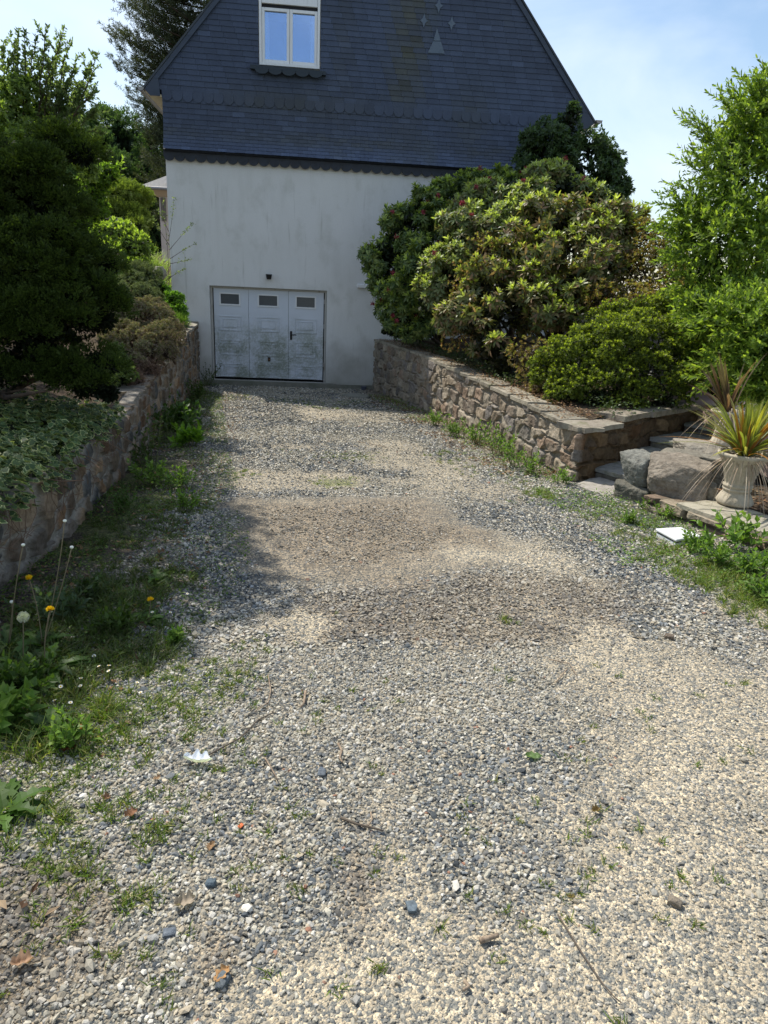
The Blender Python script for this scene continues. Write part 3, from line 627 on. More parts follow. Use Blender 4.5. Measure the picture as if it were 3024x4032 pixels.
def motif(poly): m_ = MB(); m_.prism(poly, -.070, -.058); m_.build('slate_motif', LITE, ho)
for cx, cz in ((4.373, 6.98), (4.109, 6.78), (4.634, 6.77)):
    h = .135 if False else .12; cz_ = {4.373: 7.17, 4.109: 6.912, 4.634: 6.907}[cx]
    pts = []
    for k in range(4):
        a0 = -PI / 2 + k * PI / 2; tipp = (.075 * math.cos(a0), .12 * math.sin(a0)); a1 = a0 + PI / 4; mid = (.030 * math.cos(a1) * 1.3, .040 * math.sin(a1) * 1.3); pts += [(cx + tipp[0], cz_ + tipp[1]), (cx + mid[0], cz_ + mid[1])]
    motif(pts)
motif([(4.215, 6.40), (4.539, 6.405), (4.45, 6.60), (4.305, 6.595)]); motif([(4.309, 6.604), (4.447, 6.608), (4.363, 6.814)])
# roof with verge, gutters and soffit
ROOF = mat('roof_slate', (.05, .06, .075), rough=.6, noise=[(3, 4, (.03, .035, .03), .45, .7, (1, 1, 1), .7)], bump=(8, .4, .02))
def roofslab(name, m, y0, y1, off, th, xl, zl_, xr, zr_):
    mb = MB()
    az = zl_ + (APX - xl) * 1.137
    mb.prism([(xl, zl_ + off), (APX, az + off), (APX, az + off + th), (xl - .02, zl_ + off + th)], y0, y1)
    mb.prism([(APX, az + off), (xr, zr_ + off), (xr + .02, zr_ + off + th), (APX, az + off + th)], y0, y1)
    return mb.build(name, m, ho)
rf = roofslab('roof', ROOF, -.10, 10.1, .0, .03, -1.06, 5.46, 7.62, 5.42)
mb = MB()                                            # verge slates: a band along both rakes, lower course line included
for (xa, za, xb, zb_) in ((-1.06, 5.455, APX, 5.455 + 4.34 * 1.137), (7.62, 5.415, APX, 5.415 + 4.34 * 1.137)):
    sgn = 1 if xb > xa else -1; L_ = math.hypot(xb - xa, zb_ - za); n = int(L_ / .24)
    for i in range(n):
        t0 = i / n; t1 = (i + 1) / n; wv = .13; nxv = wv * .8
        p = [(xa + (xb - xa) * t0, za + (zb_ - za) * t0), (xa + (xb - xa) * t1, za + (zb_ - za) * t1)]
        q = [(p[0][0] + sgn * nxv, p[0][1] - .0 * wv), (p[1][0] + sgn * nxv, p[1][1])]
        pol = [p[0], p[1], q[1], q[0]]
        if i == 0: pol = [p[0], p[1], q[1], (q[0][0] + sgn * .18, p[0][1] - .10), (p[0][0] + sgn * .10, p[0][1] - .105)]
        if sgn > 0: pol = pol[::-1]
        mb.prism(pol, -.088 - (i % 2) * .004, -.074)
mb.build('verge', mat('verge_slate', (.052, .068, .10), rough=.6, noise=[(5, 4, '0.75,0.78,0.8', .4, .7, (1, 1, 1), .8)]), ho)
mb = MB(); mb.prism([(-1.04, 5.40), (-.755, 5.34), (-.755, 5.38), (-1.04, 5.44)], -.06, 10); mb.box(-1.05, -.05, 5.405, -.99, 10, 5.46)
mb.build('soffit', mat('cream_soffit', (.62, .53, .38), rough=.7, noise=[(9, 3, '0.8,0.8,0.78', .45, .7, (1, .2, 1), .7)]), ho)
mb = MB(); mb.prism([(7.33, 5.31), (7.60, 5.34), (7.60, 5.40), (7.33, 5.36)], -.06, 10); mb.build('soffit', mat('soffit_board', (.35, .34, .32)), ho)
ZN = mat('zinc', (.33, .32, .31), rough=.5, metallic=.4, noise=[(12, 3, (.22, .19, .16), .45, .7, (1, .2, 1), .8)])
for xc in (-1.12, 7.70):
    mb = MB(); n = 9; zc = 5.475
    for r in (.065, .058): pass
    V = []; 
    for y in (-.11, 10): 
        for r in (.068, .060):
            for i in range(n): a = PI + PI * i / (n - 1); V.append((xc + r * math.cos(a), y, zc + r * math.sin(a)))
    F = []
    for i in range(n - 1): F += [(i, i + 1, 2 * n + i + 1, 2 * n + i), (n + i, 3 * n + i, 3 * n + i + 1, n + i + 1), (i, n + i, n + i + 1, i + 1)]
    F.append(tuple(range(n))[::-1]); mb.add(V, F); mb.build('gutter', ZN, ho, smooth=False)
mb = MB()      # dormer corner with its gutter seen past the right rake
mb.prism([(6.35, 6.52), (6.95, 6.52), (6.95, 6.60), (6.35, 6.75)], 1.2, 3.2); mb.prism([(5.5, 6.55), (6.75, 6.55), (6.75, 6.0), (5.5, 6.0)][::-1], 1.35, 3.1)
mb.build('dormer', ROOF, ho)
# window
PVC = mat('white_plastic', (.74, .75, .76), rough=.35, spec=.5, noise=[(20, 3, '0.85,0.85,0.83', .5, .75, (1, 1, .2), .6)])
def gl(nt, b, tcn, src): pass
GLASS = bpy.data.materials.new('window_glass'); GLASS.use_nodes = True; nt = GLASS.node_tree; b = nt.nodes['Principled BSDF']
gb = nn(nt, 'ShaderNodeBsdfGlossy'); gb.inputs['Roughness'].default_value = .02; gb.inputs['Color'].default_value = (.50, .68, 1, 1); tb = nn(nt, 'ShaderNodeBsdfTransparent'); tb.inputs[0].default_value = (.9, .95, 1, 1)  # gloss tint carries the deep blue of the reflected sky
ms = nn(nt, 'ShaderNodeMixShader'); ms.inputs[0].default_value = .42; nt.links.new(tb.outputs[0], ms.inputs[1]); nt.links.new(gb.outputs[0], ms.inputs[2]); nt.links.new(ms.outputs[0], nt.nodes['Material Output'].inputs[0])
a, b_, c, d = WW; mb = MB()
def frame(mb, x0, x1, z0, z1, w, y0, y1): mb.box(x0, y0, z0, x0 + w, y1, z1); mb.box(x1 - w, y0, z0, x1, y1, z1); mb.box(x0 + w, y0, z0, x1 - w, y1, z0 + w); mb.box(x0 + w, y0, z1 - w, x1 - w, y1, z1)
frame(mb, a + .002, b_ - .002, c + .002, d, .045, -.075, .12); wf = mb.build('window', PVC, ho, bevel=.004)
mb = MB(); mb.box(a + .05, -.06, 6.98, b_ - .05, .10, 7.172); mb.build('shutter_box', PVC, wf, bevel=.006)
mb = MB(); mb.box(a + .05, -.02, 6.925, b_ - .05, .03, 6.975); mb.build('shutter_slot', mat('dark_gap', (.02, .02, .025)), wf)
mb = MB(); xm = (a + b_) / 2
for u0, u1 in ((a + .05, xm - .003), (xm + .003, b_ - .05)): frame(mb, u0, u1, c + .052, 6.92, .052, -.045, .03)
mb.build('sash', PVC, wf, bevel=.006)
for u0, u1 in ((a + .102, xm - .055), (xm + .055, b_ - .102)):
    mb = MB(); mb.box(u0, -.005, c + .104, u1, .003, 6.868); mb.build('pane', GLASS, wf)
CURT = mat('curtain', (.85, .87, .9), rough=.9, trans=.3)
for sx, xa in ((1, a + .06), (-1, b_ - .06)):
    V = []; F = []; n = 40; mz = 14
    for j in range(mz):
        t = j / (mz - 1); wd = .115 * (.55 + .45 * math.sin(PI * min(1, t * .55 + .45)) + .25 * t)
        for i in range(n): u = i / (n - 1); V.append((xa + sx * u * wd, .05 + .012 * math.sin(u * 22), 6.02 + .93 * t))
    F = [(j * n + i, j * n + i + 1, (j + 1) * n + i + 1, (j + 1) * n + i) for j in range(mz - 1) for i in range(n - 1)]
    mb = MB(); mb.add(V, F); mb.build('curtain', CURT, wf, smooth=True)
mb = MB(); mb.box(.6, 1.6, 5.2, 3.2, 1.62, 7.2); mb.build('room_wall', mat('room', (.10, .11, .13)), ho)
# scalloped apron under the window
mb = MB(); mb.add([(.90, -.06, 5.985), (2.30, -.06, 5.965), (2.30, -.155, 5.945), (.90, -.155, 5.965), (.90, -.155, 5.90), (2.30, -.155, 5.88), (2.30, -.06, 5.88), (.90, -.06, 5.90)], [(0, 3, 2, 1), (3, 4, 5, 2), (4, 7, 6, 5), (0, 7, 4, 3), (1, 2, 5, 6)])
for i in range(5):
    x0 = .99 + i * .25; pts = [(x0 - .02, 5.90)] + [(x0 + .12 + .125 * math.cos(q), 5.895 + .072 * math.sin(q)) for q in np.linspace(PI + .1, 2 * PI - .1, 9)] + [(x0 + .26, 5.90)]
    mb.prism(pts, -.166, -.15)
mb.build('slate_sill', mat('sill_slate', (.030, .042, .055), rough=.6), ho)
# step / footing
mb = MB(); mb.box(-.28, -.10, -.1, 2.62, .0, .115); mb.box(2.62, -.05, -.1, 3.44, -.001, .10)
CONC = mat('concrete', (.22, .215, .18), rough=.95, noise=[(4, 5, (.12, .13, .09), .42, .7, (1, 1, 1), .8), (30, 3, (.3, .29, .26), .55, .7, (1, 1, 1), .6)], bump=(40, .5, .01))
mb.build('footing', CONC, ho)
# garage door
def dirt(nt, b, tcn, src):
    L = nt.links.new; sp = nn(nt, 'ShaderNodeSeparateXYZ'); L(tcn.outputs['Object'], sp.inputs[0])
    n = nn(nt, 'ShaderNodeTexNoise'); n.inputs['Scale'].default_value = 3.3; n.inputs['Detail'].default_value = 4; L(tcn.outputs['Object'], n.inputs['Vector'])
    n2 = nn(nt, 'ShaderNodeTexNoise'); n2.inputs['Scale'].default_value = 26; n2.inputs['Detail'].default_value = 6; n2.inputs['Roughness'].default_value = .75; L(tcn.outputs['Object'], n2.inputs['Vector'])
    hz = nn(nt, 'ShaderNodeMapRange'); hz.inputs[1].default_value = 1.55; hz.inputs[2].default_value = .9; L(sp.outputs[2], hz.inputs[0])
    mu = nn(nt, 'ShaderNodeMath', operation='MULTIPLY'); L(n.outputs[0], mu.inputs[0]); L(n2.outputs[0], mu.inputs[1])
    r = nn(nt, 'ShaderNodeMapRange'); r.inputs[1].default_value = .17; r.inputs[2].default_value = .34; r.inputs[4].default_value = .85; L(mu.outputs[0], r.inputs[0])
    m2 = nn(nt, 'ShaderNodeMath', operation='MULTIPLY'); L(r.outputs[0], m2.inputs[0]); L(hz.outputs[0], m2.inputs[1])
    x = nn(nt, 'ShaderNodeMix', data_type='RGBA'); x.inputs['A'].default_value = (.60, .64, .70, 1); x.inputs['B'].default_value = (.22, .25, .19, 1); L(m2.outputs[0], x.inputs['Factor']); L(x.outputs['Result'], b.inputs['Base Color'])
DOOR = mat('door_paint', rough=.45, spec=.4, extra=dirt); BLK = mat('black_plastic', (.008, .008, .009), rough=.4)
FRP = mat('door_frame', (.42, .41, .38), rough=.6, noise=[(10, 4, (.2, .15, .1), .55, .7, (1, 1, .3), .6)])
gd = MB(); y0 = .12; frame(gd, .004, 2.396, .124, 2.016, .04, y0 - .03, y0 + .05); gdo = gd.build('garage_door', FRP, ho, bevel=.004)
mb = MB(); mb.box(.045, y0 - .03, .118, 2.355, y0 - .015, .165); mb.build('door_seal', BLK, gdo)
mb = MB(); mb.box(0, y0 + .2, .1, 2.4, y0 + .22, 2.05); mb.build('garage_back', BLK, gdo)
for (u0, u1, wx) in ((.065, .772, .20), (.778, 1.598, .985), (1.604, 2.335, 1.765)):
    lf = MB(); lf.box(u0, y0, .15, wx, y0 + .04, 1.975); lf.box(wx + .39, y0, .15, u1, y0 + .04, 1.975); lf.box(wx, y0, .15, wx + .39, y0 + .04, 1.66); lf.box(wx, y0, 1.872, wx + .39, y0 + .04, 1.975)
    lf = lf.build('door_leaf', DOOR, gdo)
    cw = .46; x0 = wx + .195 - cw / 2
    for z0, z1 in ((1.13, 1.43), (.63, .94), (.175, .45)):
        cs = MB()
        frame(cs, x0, x0 + cw, z0, z1, .016, y0 - .013, y0 + .002); frame(cs, x0 + .07, x0 + cw - .07, z0 + .07, z1 - .06, .012, y0 - .013, y0 + .002)
        cs.box(x0 + .085, y0 - .004, z0 + .085, x0 + cw - .085, y0 + .002, z1 - .075); cs.build('embossed_panel', DOOR, lf, bevel=.003)
    wn = MB(); frame(wn, wx - .022, wx + .412, 1.638, 1.894, .03, y0 - .014, y0 + .03); wn.build('window_frame', PVC, lf, bevel=.003)
    wn = MB(); wn.box(wx + .01, y0 + .006, 1.67, wx + .38, y0 + .014, 1.862); wn.build('window_pane', mat('frosted_pane', (.085, .095, .105), rough=.25, spec=.5, noise=[(160, 2, '0.7,0.7,0.7', .45, .55, (1, 1, 1), .8)]), lf)
mb = MB(); mb.box(1.635, y0 - .016, .99, 1.68, y0 - .001, 1.17); mb.tube([(1.66, y0 - .01, 1.10), (1.66, y0 - .06, 1.10), (1.77, y0 - .06, 1.097)], .010, 8); mb.build('door_handle', BLK, gdo, bevel=.002)
mb = MB(); mb.box(1.165, y0 - .012, .52, 1.222, y0 - .001, .61); mb.build('lock', BLK, gdo, bevel=.003)
mb = MB(); mb.box(1.185, y0 - .017, .54, 1.20, y0 - .012, .58); mb.build('lock_cylinder', mat('brass', (.3, .2, .12), metallic=1, rough=.4), gdo)
for z in (.45, 1.25, 1.75): mb = MB(); mb.tube([(2.345, y0 - .035, z), (2.345, y0 - .035, z + .09)], .010, 8); mb.build('hinge', ZN, gdo)
# wall lamp and white wall box (top-level things fixed to the house)
lp = MB(); 
lp.lathe((1.214, -.09, 2.19), [(0.0, 0), (.042, 0), (.050, .03), (.062, .085), (.064, .10), (0.0, .10)], 20); lp.box(1.185, -.06, 2.21, 1.243, -.0, 2.285)
tag(lp.build('wall_lamp', mat('black_metal', (.012, .012, .012), rough=.5)), 'small black downlight fixed to the white wall above the garage door', 'lamp')
mb = MB(); mb.box(3.02, -.055, 2.10, 3.34, -.001, 2.19)
tag(mb.build('wall_box', PVC, bevel=.02), 'white plastic box on the house wall beside the rhododendron', 'box')
# ------------------------------------------------------------------ neighbour house
nh = empty('house', (-2, 16, 2), 'pale neighbouring house with a low slate roof glimpsed behind the garden on the left', 'house')
CRM = mat('cream_render', (.58, .50, .44), rough=.9, noise=[(3, 4, '0.8,0.78,0.75', .45, .7, (1, 1, .3), .7)])
mb = MB(); mb.box(-3.92, 14.3, 1.5, 4, 24, 5.15); mb.build('wall', CRM, nh)
mb = MB(); mb.add([(-4.6, 13.9, 5.22), (4.6, 13.9, 5.22), (4.6, 24.5, 5.22), (-4.6, 24.5, 5.22), (-1.4, 17.2, 7.15), (1.4, 17.2, 7.15), (1.4, 21, 7.15), (-1.4, 21, 7.15)], [(0, 1, 5, 4), (1, 2, 6, 5), (2, 3, 7, 6), (3, 0, 4, 7), (4, 5, 6, 7)]); mb.build('roof', ROOF, nh)
mb = MB(); mb.add([(-4.6, 13.9, 5.215), (4.6, 13.9, 5.215), (4.6, 24.5, 5.215), (-4.6, 24.5, 5.215), (-3.93, 14.29, 4.95), (4, 14.29, 4.95), (4, 24, 4.95), (-3.93, 24, 4.95)], [(0, 4, 5, 1), (1, 5, 6, 2), (2, 6, 7, 3), (3, 7, 4, 0)]); mb.build('soffit', mat('peach_soffit', (.60, .48, .34)), nh)
mb = MB(); mb.tube([(-4.66, 13.86, 5.2), (4.6, 13.86, 5.2)], .06, 8); mb.build('gutter', ZN, nh)
mb = MB(); mb.box(-3.86, 14.26, 4.1, -3.68, 14.298, 4.93); mb.build('shutter', mat('grey_wood', (.16, .14, .12)), nh)
# ------------------------------------------------------------------ stones of the drive (stuff)
ICO = None
def ico():
    t = (1 + 5 ** .5) / 2; v = norm(np.array([(-1, t, 0), (1, t, 0), (-1, -t, 0), (1, -t, 0), (0, -1, t), (0, 1, t), (0, -1, -t), (0, 1, -t), (t, 0, -1), (t, 0, 1), (-t, 0, -1), (-t, 0, 1)], float))
    f = np.array([(0, 11, 5), (0, 5, 1), (0, 1, 7), (0, 7, 10), (0, 10, 11), (1, 5, 9), (5, 11, 4), (11, 10, 2), (10, 7, 6), (7, 1, 8), (3, 9, 4), (3, 4, 2), (3, 2, 6), (3, 6, 8), (3, 8, 9), (4, 9, 5), (2, 4, 11), (6, 2, 10), (8, 6, 7), (9, 8, 1)])
    return v, f
CUBE_V = np.array([(x, y, z) for z in (-1, 1) for y in (-1, 1) for x in (-1, 1)], float) * .8
CUBE_F = np.array([(0, 2, 3, 1), (4, 5, 7, 6), (0, 1, 5, 4), (1, 3, 7, 5), (3, 2, 6, 7), (2, 0, 4, 6)])
def stones():
    rng = np.random.default_rng(77); out = []
    def batch(y0, y1, dens, size, tv, tf, wfun, x0=-1, x1=7):
        n = int((y1 - y0) * (x1 - x0) * dens); x = rng.uniform(x0, x1, n); y = rng.uniform(y0, y1, n)
        # keep only what the photograph's surroundings could see
        d = np.stack([x - CAM[0], y - CAM[1], zg(x, y) - CAM[2]], 1); fz = d @ CF; u = (d @ CR) / fz; v = (d @ CU) / fz
        ok = (fz > .2) & (np.abs(u) < .66) & (np.abs(v) < .84) & (x > lwx(y) + .02) & ((y < -8.5) | (x < rwx(y) - .02))
        x, y = x[ok], y[ok]; sand, brown, moss, patch = fields(x, y)
        dn = fbm(p3(x * 1.6, y * 1.6), 41, 3)
        edge = 4 * patch * (1 - patch)
        sd_ = sst(np.interp(y, [-13.2, -12.3, -11, -8, -3, 0], [.2, .9, 1.35, 1.0, .7, .4]), .15, x - lwx(y) + (dn - .5) * .9); kp = 1 - .88 * sd_ - .62 * sand - .60 * patch - .25 * moss - .15 * brown + .3 * edge; ok = rng.random(len(x)) < kp
        x, y, sand, brown, moss, dn, patch = [q[ok] for q in (x, y, sand, brown, moss, dn, patch)]; n = len(x)
        dark = rng.random(n) < np.clip(.32 - .12 * sst(-10, -6, y) + (dn - .5) * 1.3 - .22 * sand - .12 * patch, .06, .62)
        cream = pal(rng, n, [(.47, .44, .35), (.40, .37, .29), (.54, .51, .44), (.30, .27, .21), (.43, .37, .27), (.34, .33, .29)], .13)
        slate_ = pal(rng, n, [(.125, .138, .14), (.08, .09, .095), (.19, .20, .20), (.15, .148, .135)], .2)
        C = np.where(dark[:, None], slate_, cream); odd = rng.random(n); C[odd < .003] = (.32, .17, .11)
        kb = .8 * brown * rng.uniform(.5, 1.2, n); C = C * (1 - kb[:, None]) + np.array([.22, .18, .13]) * kb[:, None]; ks = .35 * sand * rng.uniform(.3, 1.2, n); C = C * (1 - ks[:, None]) + np.array([.34, .30, .24]) * ks[:, None]
        sz = size * rng.lognormal(0, .38, n) * np.where(dark, 1.22, .92) * (1 - .3 * sand - .15 * patch); big = rng.random(n) < .015; sz = np.minimum(np.where(big, sz * 1.5, sz), size * 1.9)
        k = len(tv); ax = np.stack([rng.uniform(.75, 1.3, n), rng.uniform(.65, 1.05, n), np.where(dark, rng.uniform(.3, .7, n), rng.uniform(.55, .9, n))], 1)
        V = tv[None] * (1 + rng.uniform(-.26, .26, (n, k, 1))) + rng.uniform(-.16, .16, (n, k, 3)); V = V * ax[:, None] * sz[:, None, None] * .5
        tx, ty_ = rng.normal(0, .3, n), rng.normal(0, .3, n); a = rng.uniform(0, 2 * PI, n); ca, sa = np.cos(a), np.sin(a)
        V[..., 2] += V[..., 0] * tx[:, None] + V[..., 1] * ty_[:, None]
        X = V[..., 0] * ca[:, None] - V[..., 1] * sa[:, None] + x[:, None]; Y = V[..., 0] * sa[:, None] + V[..., 1] * ca[:, None] + y[:, None]
        Z = V[..., 2] + (gz(x, y) - .012 * patch + sz * ax[:, 2] * rng.uniform(.02, .34, n))[:, None]
        F = (tf[None] + (np.arange(n) * k)[:, None, None]).reshape(-1, tf.shape[1])
        Cc = np.repeat(C[:, None], k, 1).reshape(-1, 3)
        return np.stack([X, Y, Z], -1).reshape(-1, 3), F, Cc
    iv, if_ = ico(); m = mat('gravel_stone', colattr=True, rough=.85, spec=.2, noise=[(300, 3, '0.75,0.74,0.72', .45, .6, (1, 1, 1), .7)])
    parts = [batch(-14.4, -12.2, 11500, .0106, iv, if_, None, -1, 6), batch(-14.4, -10.5, 200, .017, iv, if_, None, -1, 6)]
    Vs = []; Fs = []; Cs = []; n = 0
    for V, F, C in parts: Vs.append(V); Fs.append(F + n); Cs.append(C); n += len(V)
    far = [batch(-12.2, -9, 8500, .0116, CUBE_V, CUBE_F, None, -1, 8), batch(-9, -5, 4600, .0135, CUBE_V, CUBE_F, None, -.5, 7), batch(-5, 0, 2000, .017, CUBE_V, CUBE_F, None, -.5, 4.6)]; F2 = []
    for V, F, C in far: Vs.append(V); F2.append(F + n); Cs.append(C); n += len(V)
    o = npmesh('gravel', np.concatenate(Vs), [np.concatenate(Fs), np.concatenate(F2)], m, None, np.concatenate(Cs)); tag(o, 'loose cream and blue-grey gravel stones covering the drive', 'gravel', None, 'stuff')
    print('stones verts', n)
stones()
# ------------------------------------------------------------------ plants, left side
def plant(name, loc, label, cat, group=None): return empty(name, loc, label, cat, group)
def conifer_mass(root, rng, blobs, n, cols, tip, size=.16, Ln=.05, W=.016, nl=16, lump=.5, freq=1.5, seed=2, up=.35, cull=.8, inner=.06, name='crown'):
    P, Nn = blobs_sample(rng, blobs, n, lump, freq, seed, inner, cull); A = norm(Nn + (0, 0, up) + rng.normal(0, .35, Nn.shape))
    Lv = Leaves(); sprays(Lv, rng, P, A, nl, .75, size, Ln, W, cols, tip); return Lv.build(name, NEEDLE, root)
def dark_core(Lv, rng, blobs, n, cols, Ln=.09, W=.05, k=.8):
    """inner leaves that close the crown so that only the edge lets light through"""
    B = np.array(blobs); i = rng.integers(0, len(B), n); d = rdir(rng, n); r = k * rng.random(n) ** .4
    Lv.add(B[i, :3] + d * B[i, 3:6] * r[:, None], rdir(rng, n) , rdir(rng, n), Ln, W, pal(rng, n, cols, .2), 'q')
R_ = np.random.default_rng
# big dark false cypress: flat shelves of foliage
rng = R_(101)
t = plant('cypress_tree', (-1.0, -8.9, 1.0), 'big dark green false cypress with shelf-like sprays overhanging the left wall', 'conifer')
cy = []
for (px, py, Y, r) in [(0, 440, -8.9, 85), (130, 325, -8.6, 36), (178, 335, -8.8, 22), (70, 390, -8.9, 55), (60, 560, -9.1, 100), (150, 560, -8.9, 50), (105, 470, -9.0, 55), (205, 620, -9.0, 42), (215, 690, -9.1, 36), (150, 690, -9.2, 70), (60, 700, -9.3, 85), (215, 790, -9.2, 38), (190, 830, -9.25, 42), (130, 800, -9.2, 50), (-60, 500, -8.8, 130), (-60, 700, -9, 150), (10, 350, -8.7, 45), (110, 620, -9.1, 70), (235, 575, -8.9, 14), (245, 650, -9.05, 16), (90, 770, -9.25, 55), (10, 800, -9.3, 55), (235, 850, -9.2, 18)]:
    cy.append(bl(px, py, Y, r, r * 1.0, r * .8))
Lv = Leaves(); cl = clumps(rng, cy, 900, .06, .15, .60); cl = [c_ for c_ in cl if fbm(np.array(c_[:3]) * 2.6, 4, 2) > .455]
P, Nn = blobs_sample(rng, cl, 42000, .3, 5, 5, .08, .6); vis = Nn[:, 2] > -.35; P, Nn = P[vis], Nn[vis]
A = norm(Nn * (1, 1, .7) + (.1, -.1, .25) + rng.normal(0, .28, Nn.shape)); sprays(Lv, rng, P, A, 9, .8, .085, .040, .014, [(.017, .030, .008), (.024, .040, .010), (.012, .022, .006)], (.075, .115, .02))
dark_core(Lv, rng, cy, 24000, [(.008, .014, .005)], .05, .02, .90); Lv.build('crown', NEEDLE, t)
branches('trunk', rng, (-1.2, -9.0, .95), [at(60, 840, -9.4), at(130, 840, -9.5), at(20, 760, -9.3), (-1.2, -8.9, 3.6), at(170, 700, -9), at(0, 860, -9.6), at(100, 520, -9), at(200, 800, -9.2)], .07, t, wob=.07)
# tall canopy further left, outside the frame, that shades the near wall
rng = R_(102); t = plant('leafy_tree', (-3.6, -8.0, 1.5), 'leafy tree arching high over the false cypress beyond the left edge', 'tree')
tb = [(sx - 2.82, sy + 3.12, 6.4, r, r * 1.1, r * .6) for sx, sy, r in [(.9, -8.6, .55), (.9, -9.5, .7), (1.25, -10.4, .75), (1.5, -11.2, .7), (.7, -11.3, .7), (1.75, -11.55, .42), (.2, -10, .8), (.3, -12, .6), (.75, -7.8, .45), (1.0, -12.0, .5), (.5, -12.7, .55), (-.3, -12.8, .7), (1.35, -11.9, .4), (1.0, -6.7, .3), (.3, -13.1, .6), (.95, -12.7, .5), (1.5, -12.1, .35), (-.5, -13.4, .8), (-.6, -10.5, 1.0), (-.6, -9, 1.0)]]
Lv = Leaves(); P, Nn = blobs_sample(rng, tb, 7000, .5, 1.8, 3, .22, .5); whorls(Lv, rng, P, Nn, 6, 1.0, .3, .075, .034, [(.05, .09, .02), (.07, .12, .025)], droop=.2); Lv.build('crown', LEAF, t)
branches('trunk', rng, (-3.6, -8.0, 1.0), [b[:3] for b in tb], .12, t)
# airy shrub with arching shoots
rng = R_(103); t = plant('leafy_shrub', (-1.8, -5.2, 1.3), 'tall airy shrub with small grey-green leaves and arching shoots against the sky', 'shrub')
sb = [bl(px, py, Y, r) for px, py, Y, r in [(20, 250, -5.2, 60), (70, 300, -5, 60), (130, 290, -4.8, 52), (170, 320, -4.7, 40), (40, 190, -5.3, 35), (0, 330, -5.2, 90), (90, 240, -5, 30), (150, 250, -4.9, 25), (-90, 250, -5.3, 110), (190, 360, -4.7, 30)]]
Lv = Leaves(); P, Nn = blobs_sample(rng, sb, 3600, .6, 2.0, 3, .3, .6)
whorls(Lv, rng, P, norm(Nn + (0, 0, .5)), 7, .95, .35, .06, .027, [(.19, .26, .09), (.24, .32, .10), (.14, .20, .07), (.30, .40, .08)]); dark_core(Lv, rng, sb, 1800, [(.08, .13, .035)], .07, .03, .8)
mb = MB(); tips = [(105, 55), (130, 75), (55, 65), (30, 90), (170, 120), (210, 110), (80, 80), (5, 90), (190, 170), (214, 140), (150, 90), (20, 120), (205, 200), (120, 120), (175, 180), (215, 240), (180, 230), (95, 110), (160, 150), (60, 120), (-30, 60), (40, 60), (225, 290), (140, 60), (145, 180), (110, 170)]
for (px, py) in tips:
    e = at(px, py, rng.uniform(-5.4, -4.8)); b = at(max(0, px * .6 + 10 + rng.uniform(-15, 15)), 330, -5.1); n = 9; pts = []
    for i in range(n): q = i / (n - 1); c = b * (1 - q) + e * q; c[2] += .10 * math.sin(PI * q); c += rng.normal(0, .012, 3); pts.append(c)
    mb.tube(pts, [.011 * (1 - i / n) + .002 for i in range(n)], 5)
    pts = np.array(pts); m_ = 110; q = rng.uniform(.12, 1, m_) * (n - 1); i0 = np.minimum(q.astype(int), n - 2); P = pts[i0] + (pts[i0 + 1] - pts[i0]) * (q - i0)[:, None]
    D = norm(rdir(rng, m_) + norm(e - b) * .8); Lv.add(P, D, rdir(rng, m_), rng.uniform(.045, .07, m_), .028, pal(rng, m_, [(.14, .19, .09), (.18, .24, .11), (.11, .15, .06)]), 'ov')
    # side twigs
    for _ in range(9):
        q0 = rng.uniform(.35, .9) * (n - 1); k0 = int(q0); s_ = pts[k0]; ee = s_ + norm(rdir(rng, 1)[0] * (1, .6, 1) + norm(e - b) * .9) * rng.uniform(.1, .28); mb.tube([s_, (s_ + ee) / 2 + (0, 0, .01), ee], [.003, .002, .001], 4)
        m2 = 18; tt = rng.uniform(.2, 1, m2)[:, None]; Lv.add(s_ + (ee - s_) * tt, norm(rdir(rng, m2) + norm(ee - s_)), rdir(rng, m2), .052, .026, pal(rng, m2, [(.14, .19, .09), (.18, .24, .11)]), 'ov')
mb.build('stems', BARK, t, smooth=True); Lv.build('leaves', THIN, t)
# bright shoots
rng = R_(104); t = plant('leafy_shrub', at(190, 520, -3.5) * (1, 1, 0) + (0, 0, 1.3), 'shrub with bright yellow-green young shoots showing past the false cypress', 'shrub')
sb = [bl(px, py, -3.6, r) for px, py, r in [(200, 400, 34), (180, 440, 40), (230, 380, 22), (165, 480, 45), (210, 450, 28)]]; Lv = Leaves(); P, Nn = blobs_sample(rng, sb, 900, .4, 3, 3, .15, .7)
whorls(Lv, rng, P, norm(Nn + (.2, 0, .6)), 7, .7, .3, .06, .026, [(.16, .26, .03), (.10, .17, .03), (.20, .32, .04)]); dark_core(Lv, rng, sb, 1500, [(.04, .07, .02)], .06, .04, .8)
mb = MB()
for (px, py) in [(270, 345), (262, 355), (272, 365), (255, 375), (240, 350), (262, 385), (225, 355), (215, 365)]:
    e = at(px, py, -3.6); b = at(195, 430, -3.6); pts = [b * (1 - q) + e * q + (0, 0, .05 * math.sin(PI * q)) for q in np.linspace(0, 1, 6)]; mb.tube(pts, .003, 4); m_ = 26; q = rng.uniform(.3, 1, m_)[:, None]; P = b * (1 - q) + e * q + (0, 0, .04)
    Lv.add(P, norm(rdir(rng, m_) + norm(e - b)), rdir(rng, m_), .07, .03, pal(rng, m_, [(.18, .28, .04), (.24, .34, .06)]), 'ov')
mb.build('stems', BARK, t); Lv.build('leaves', LEAF, t)
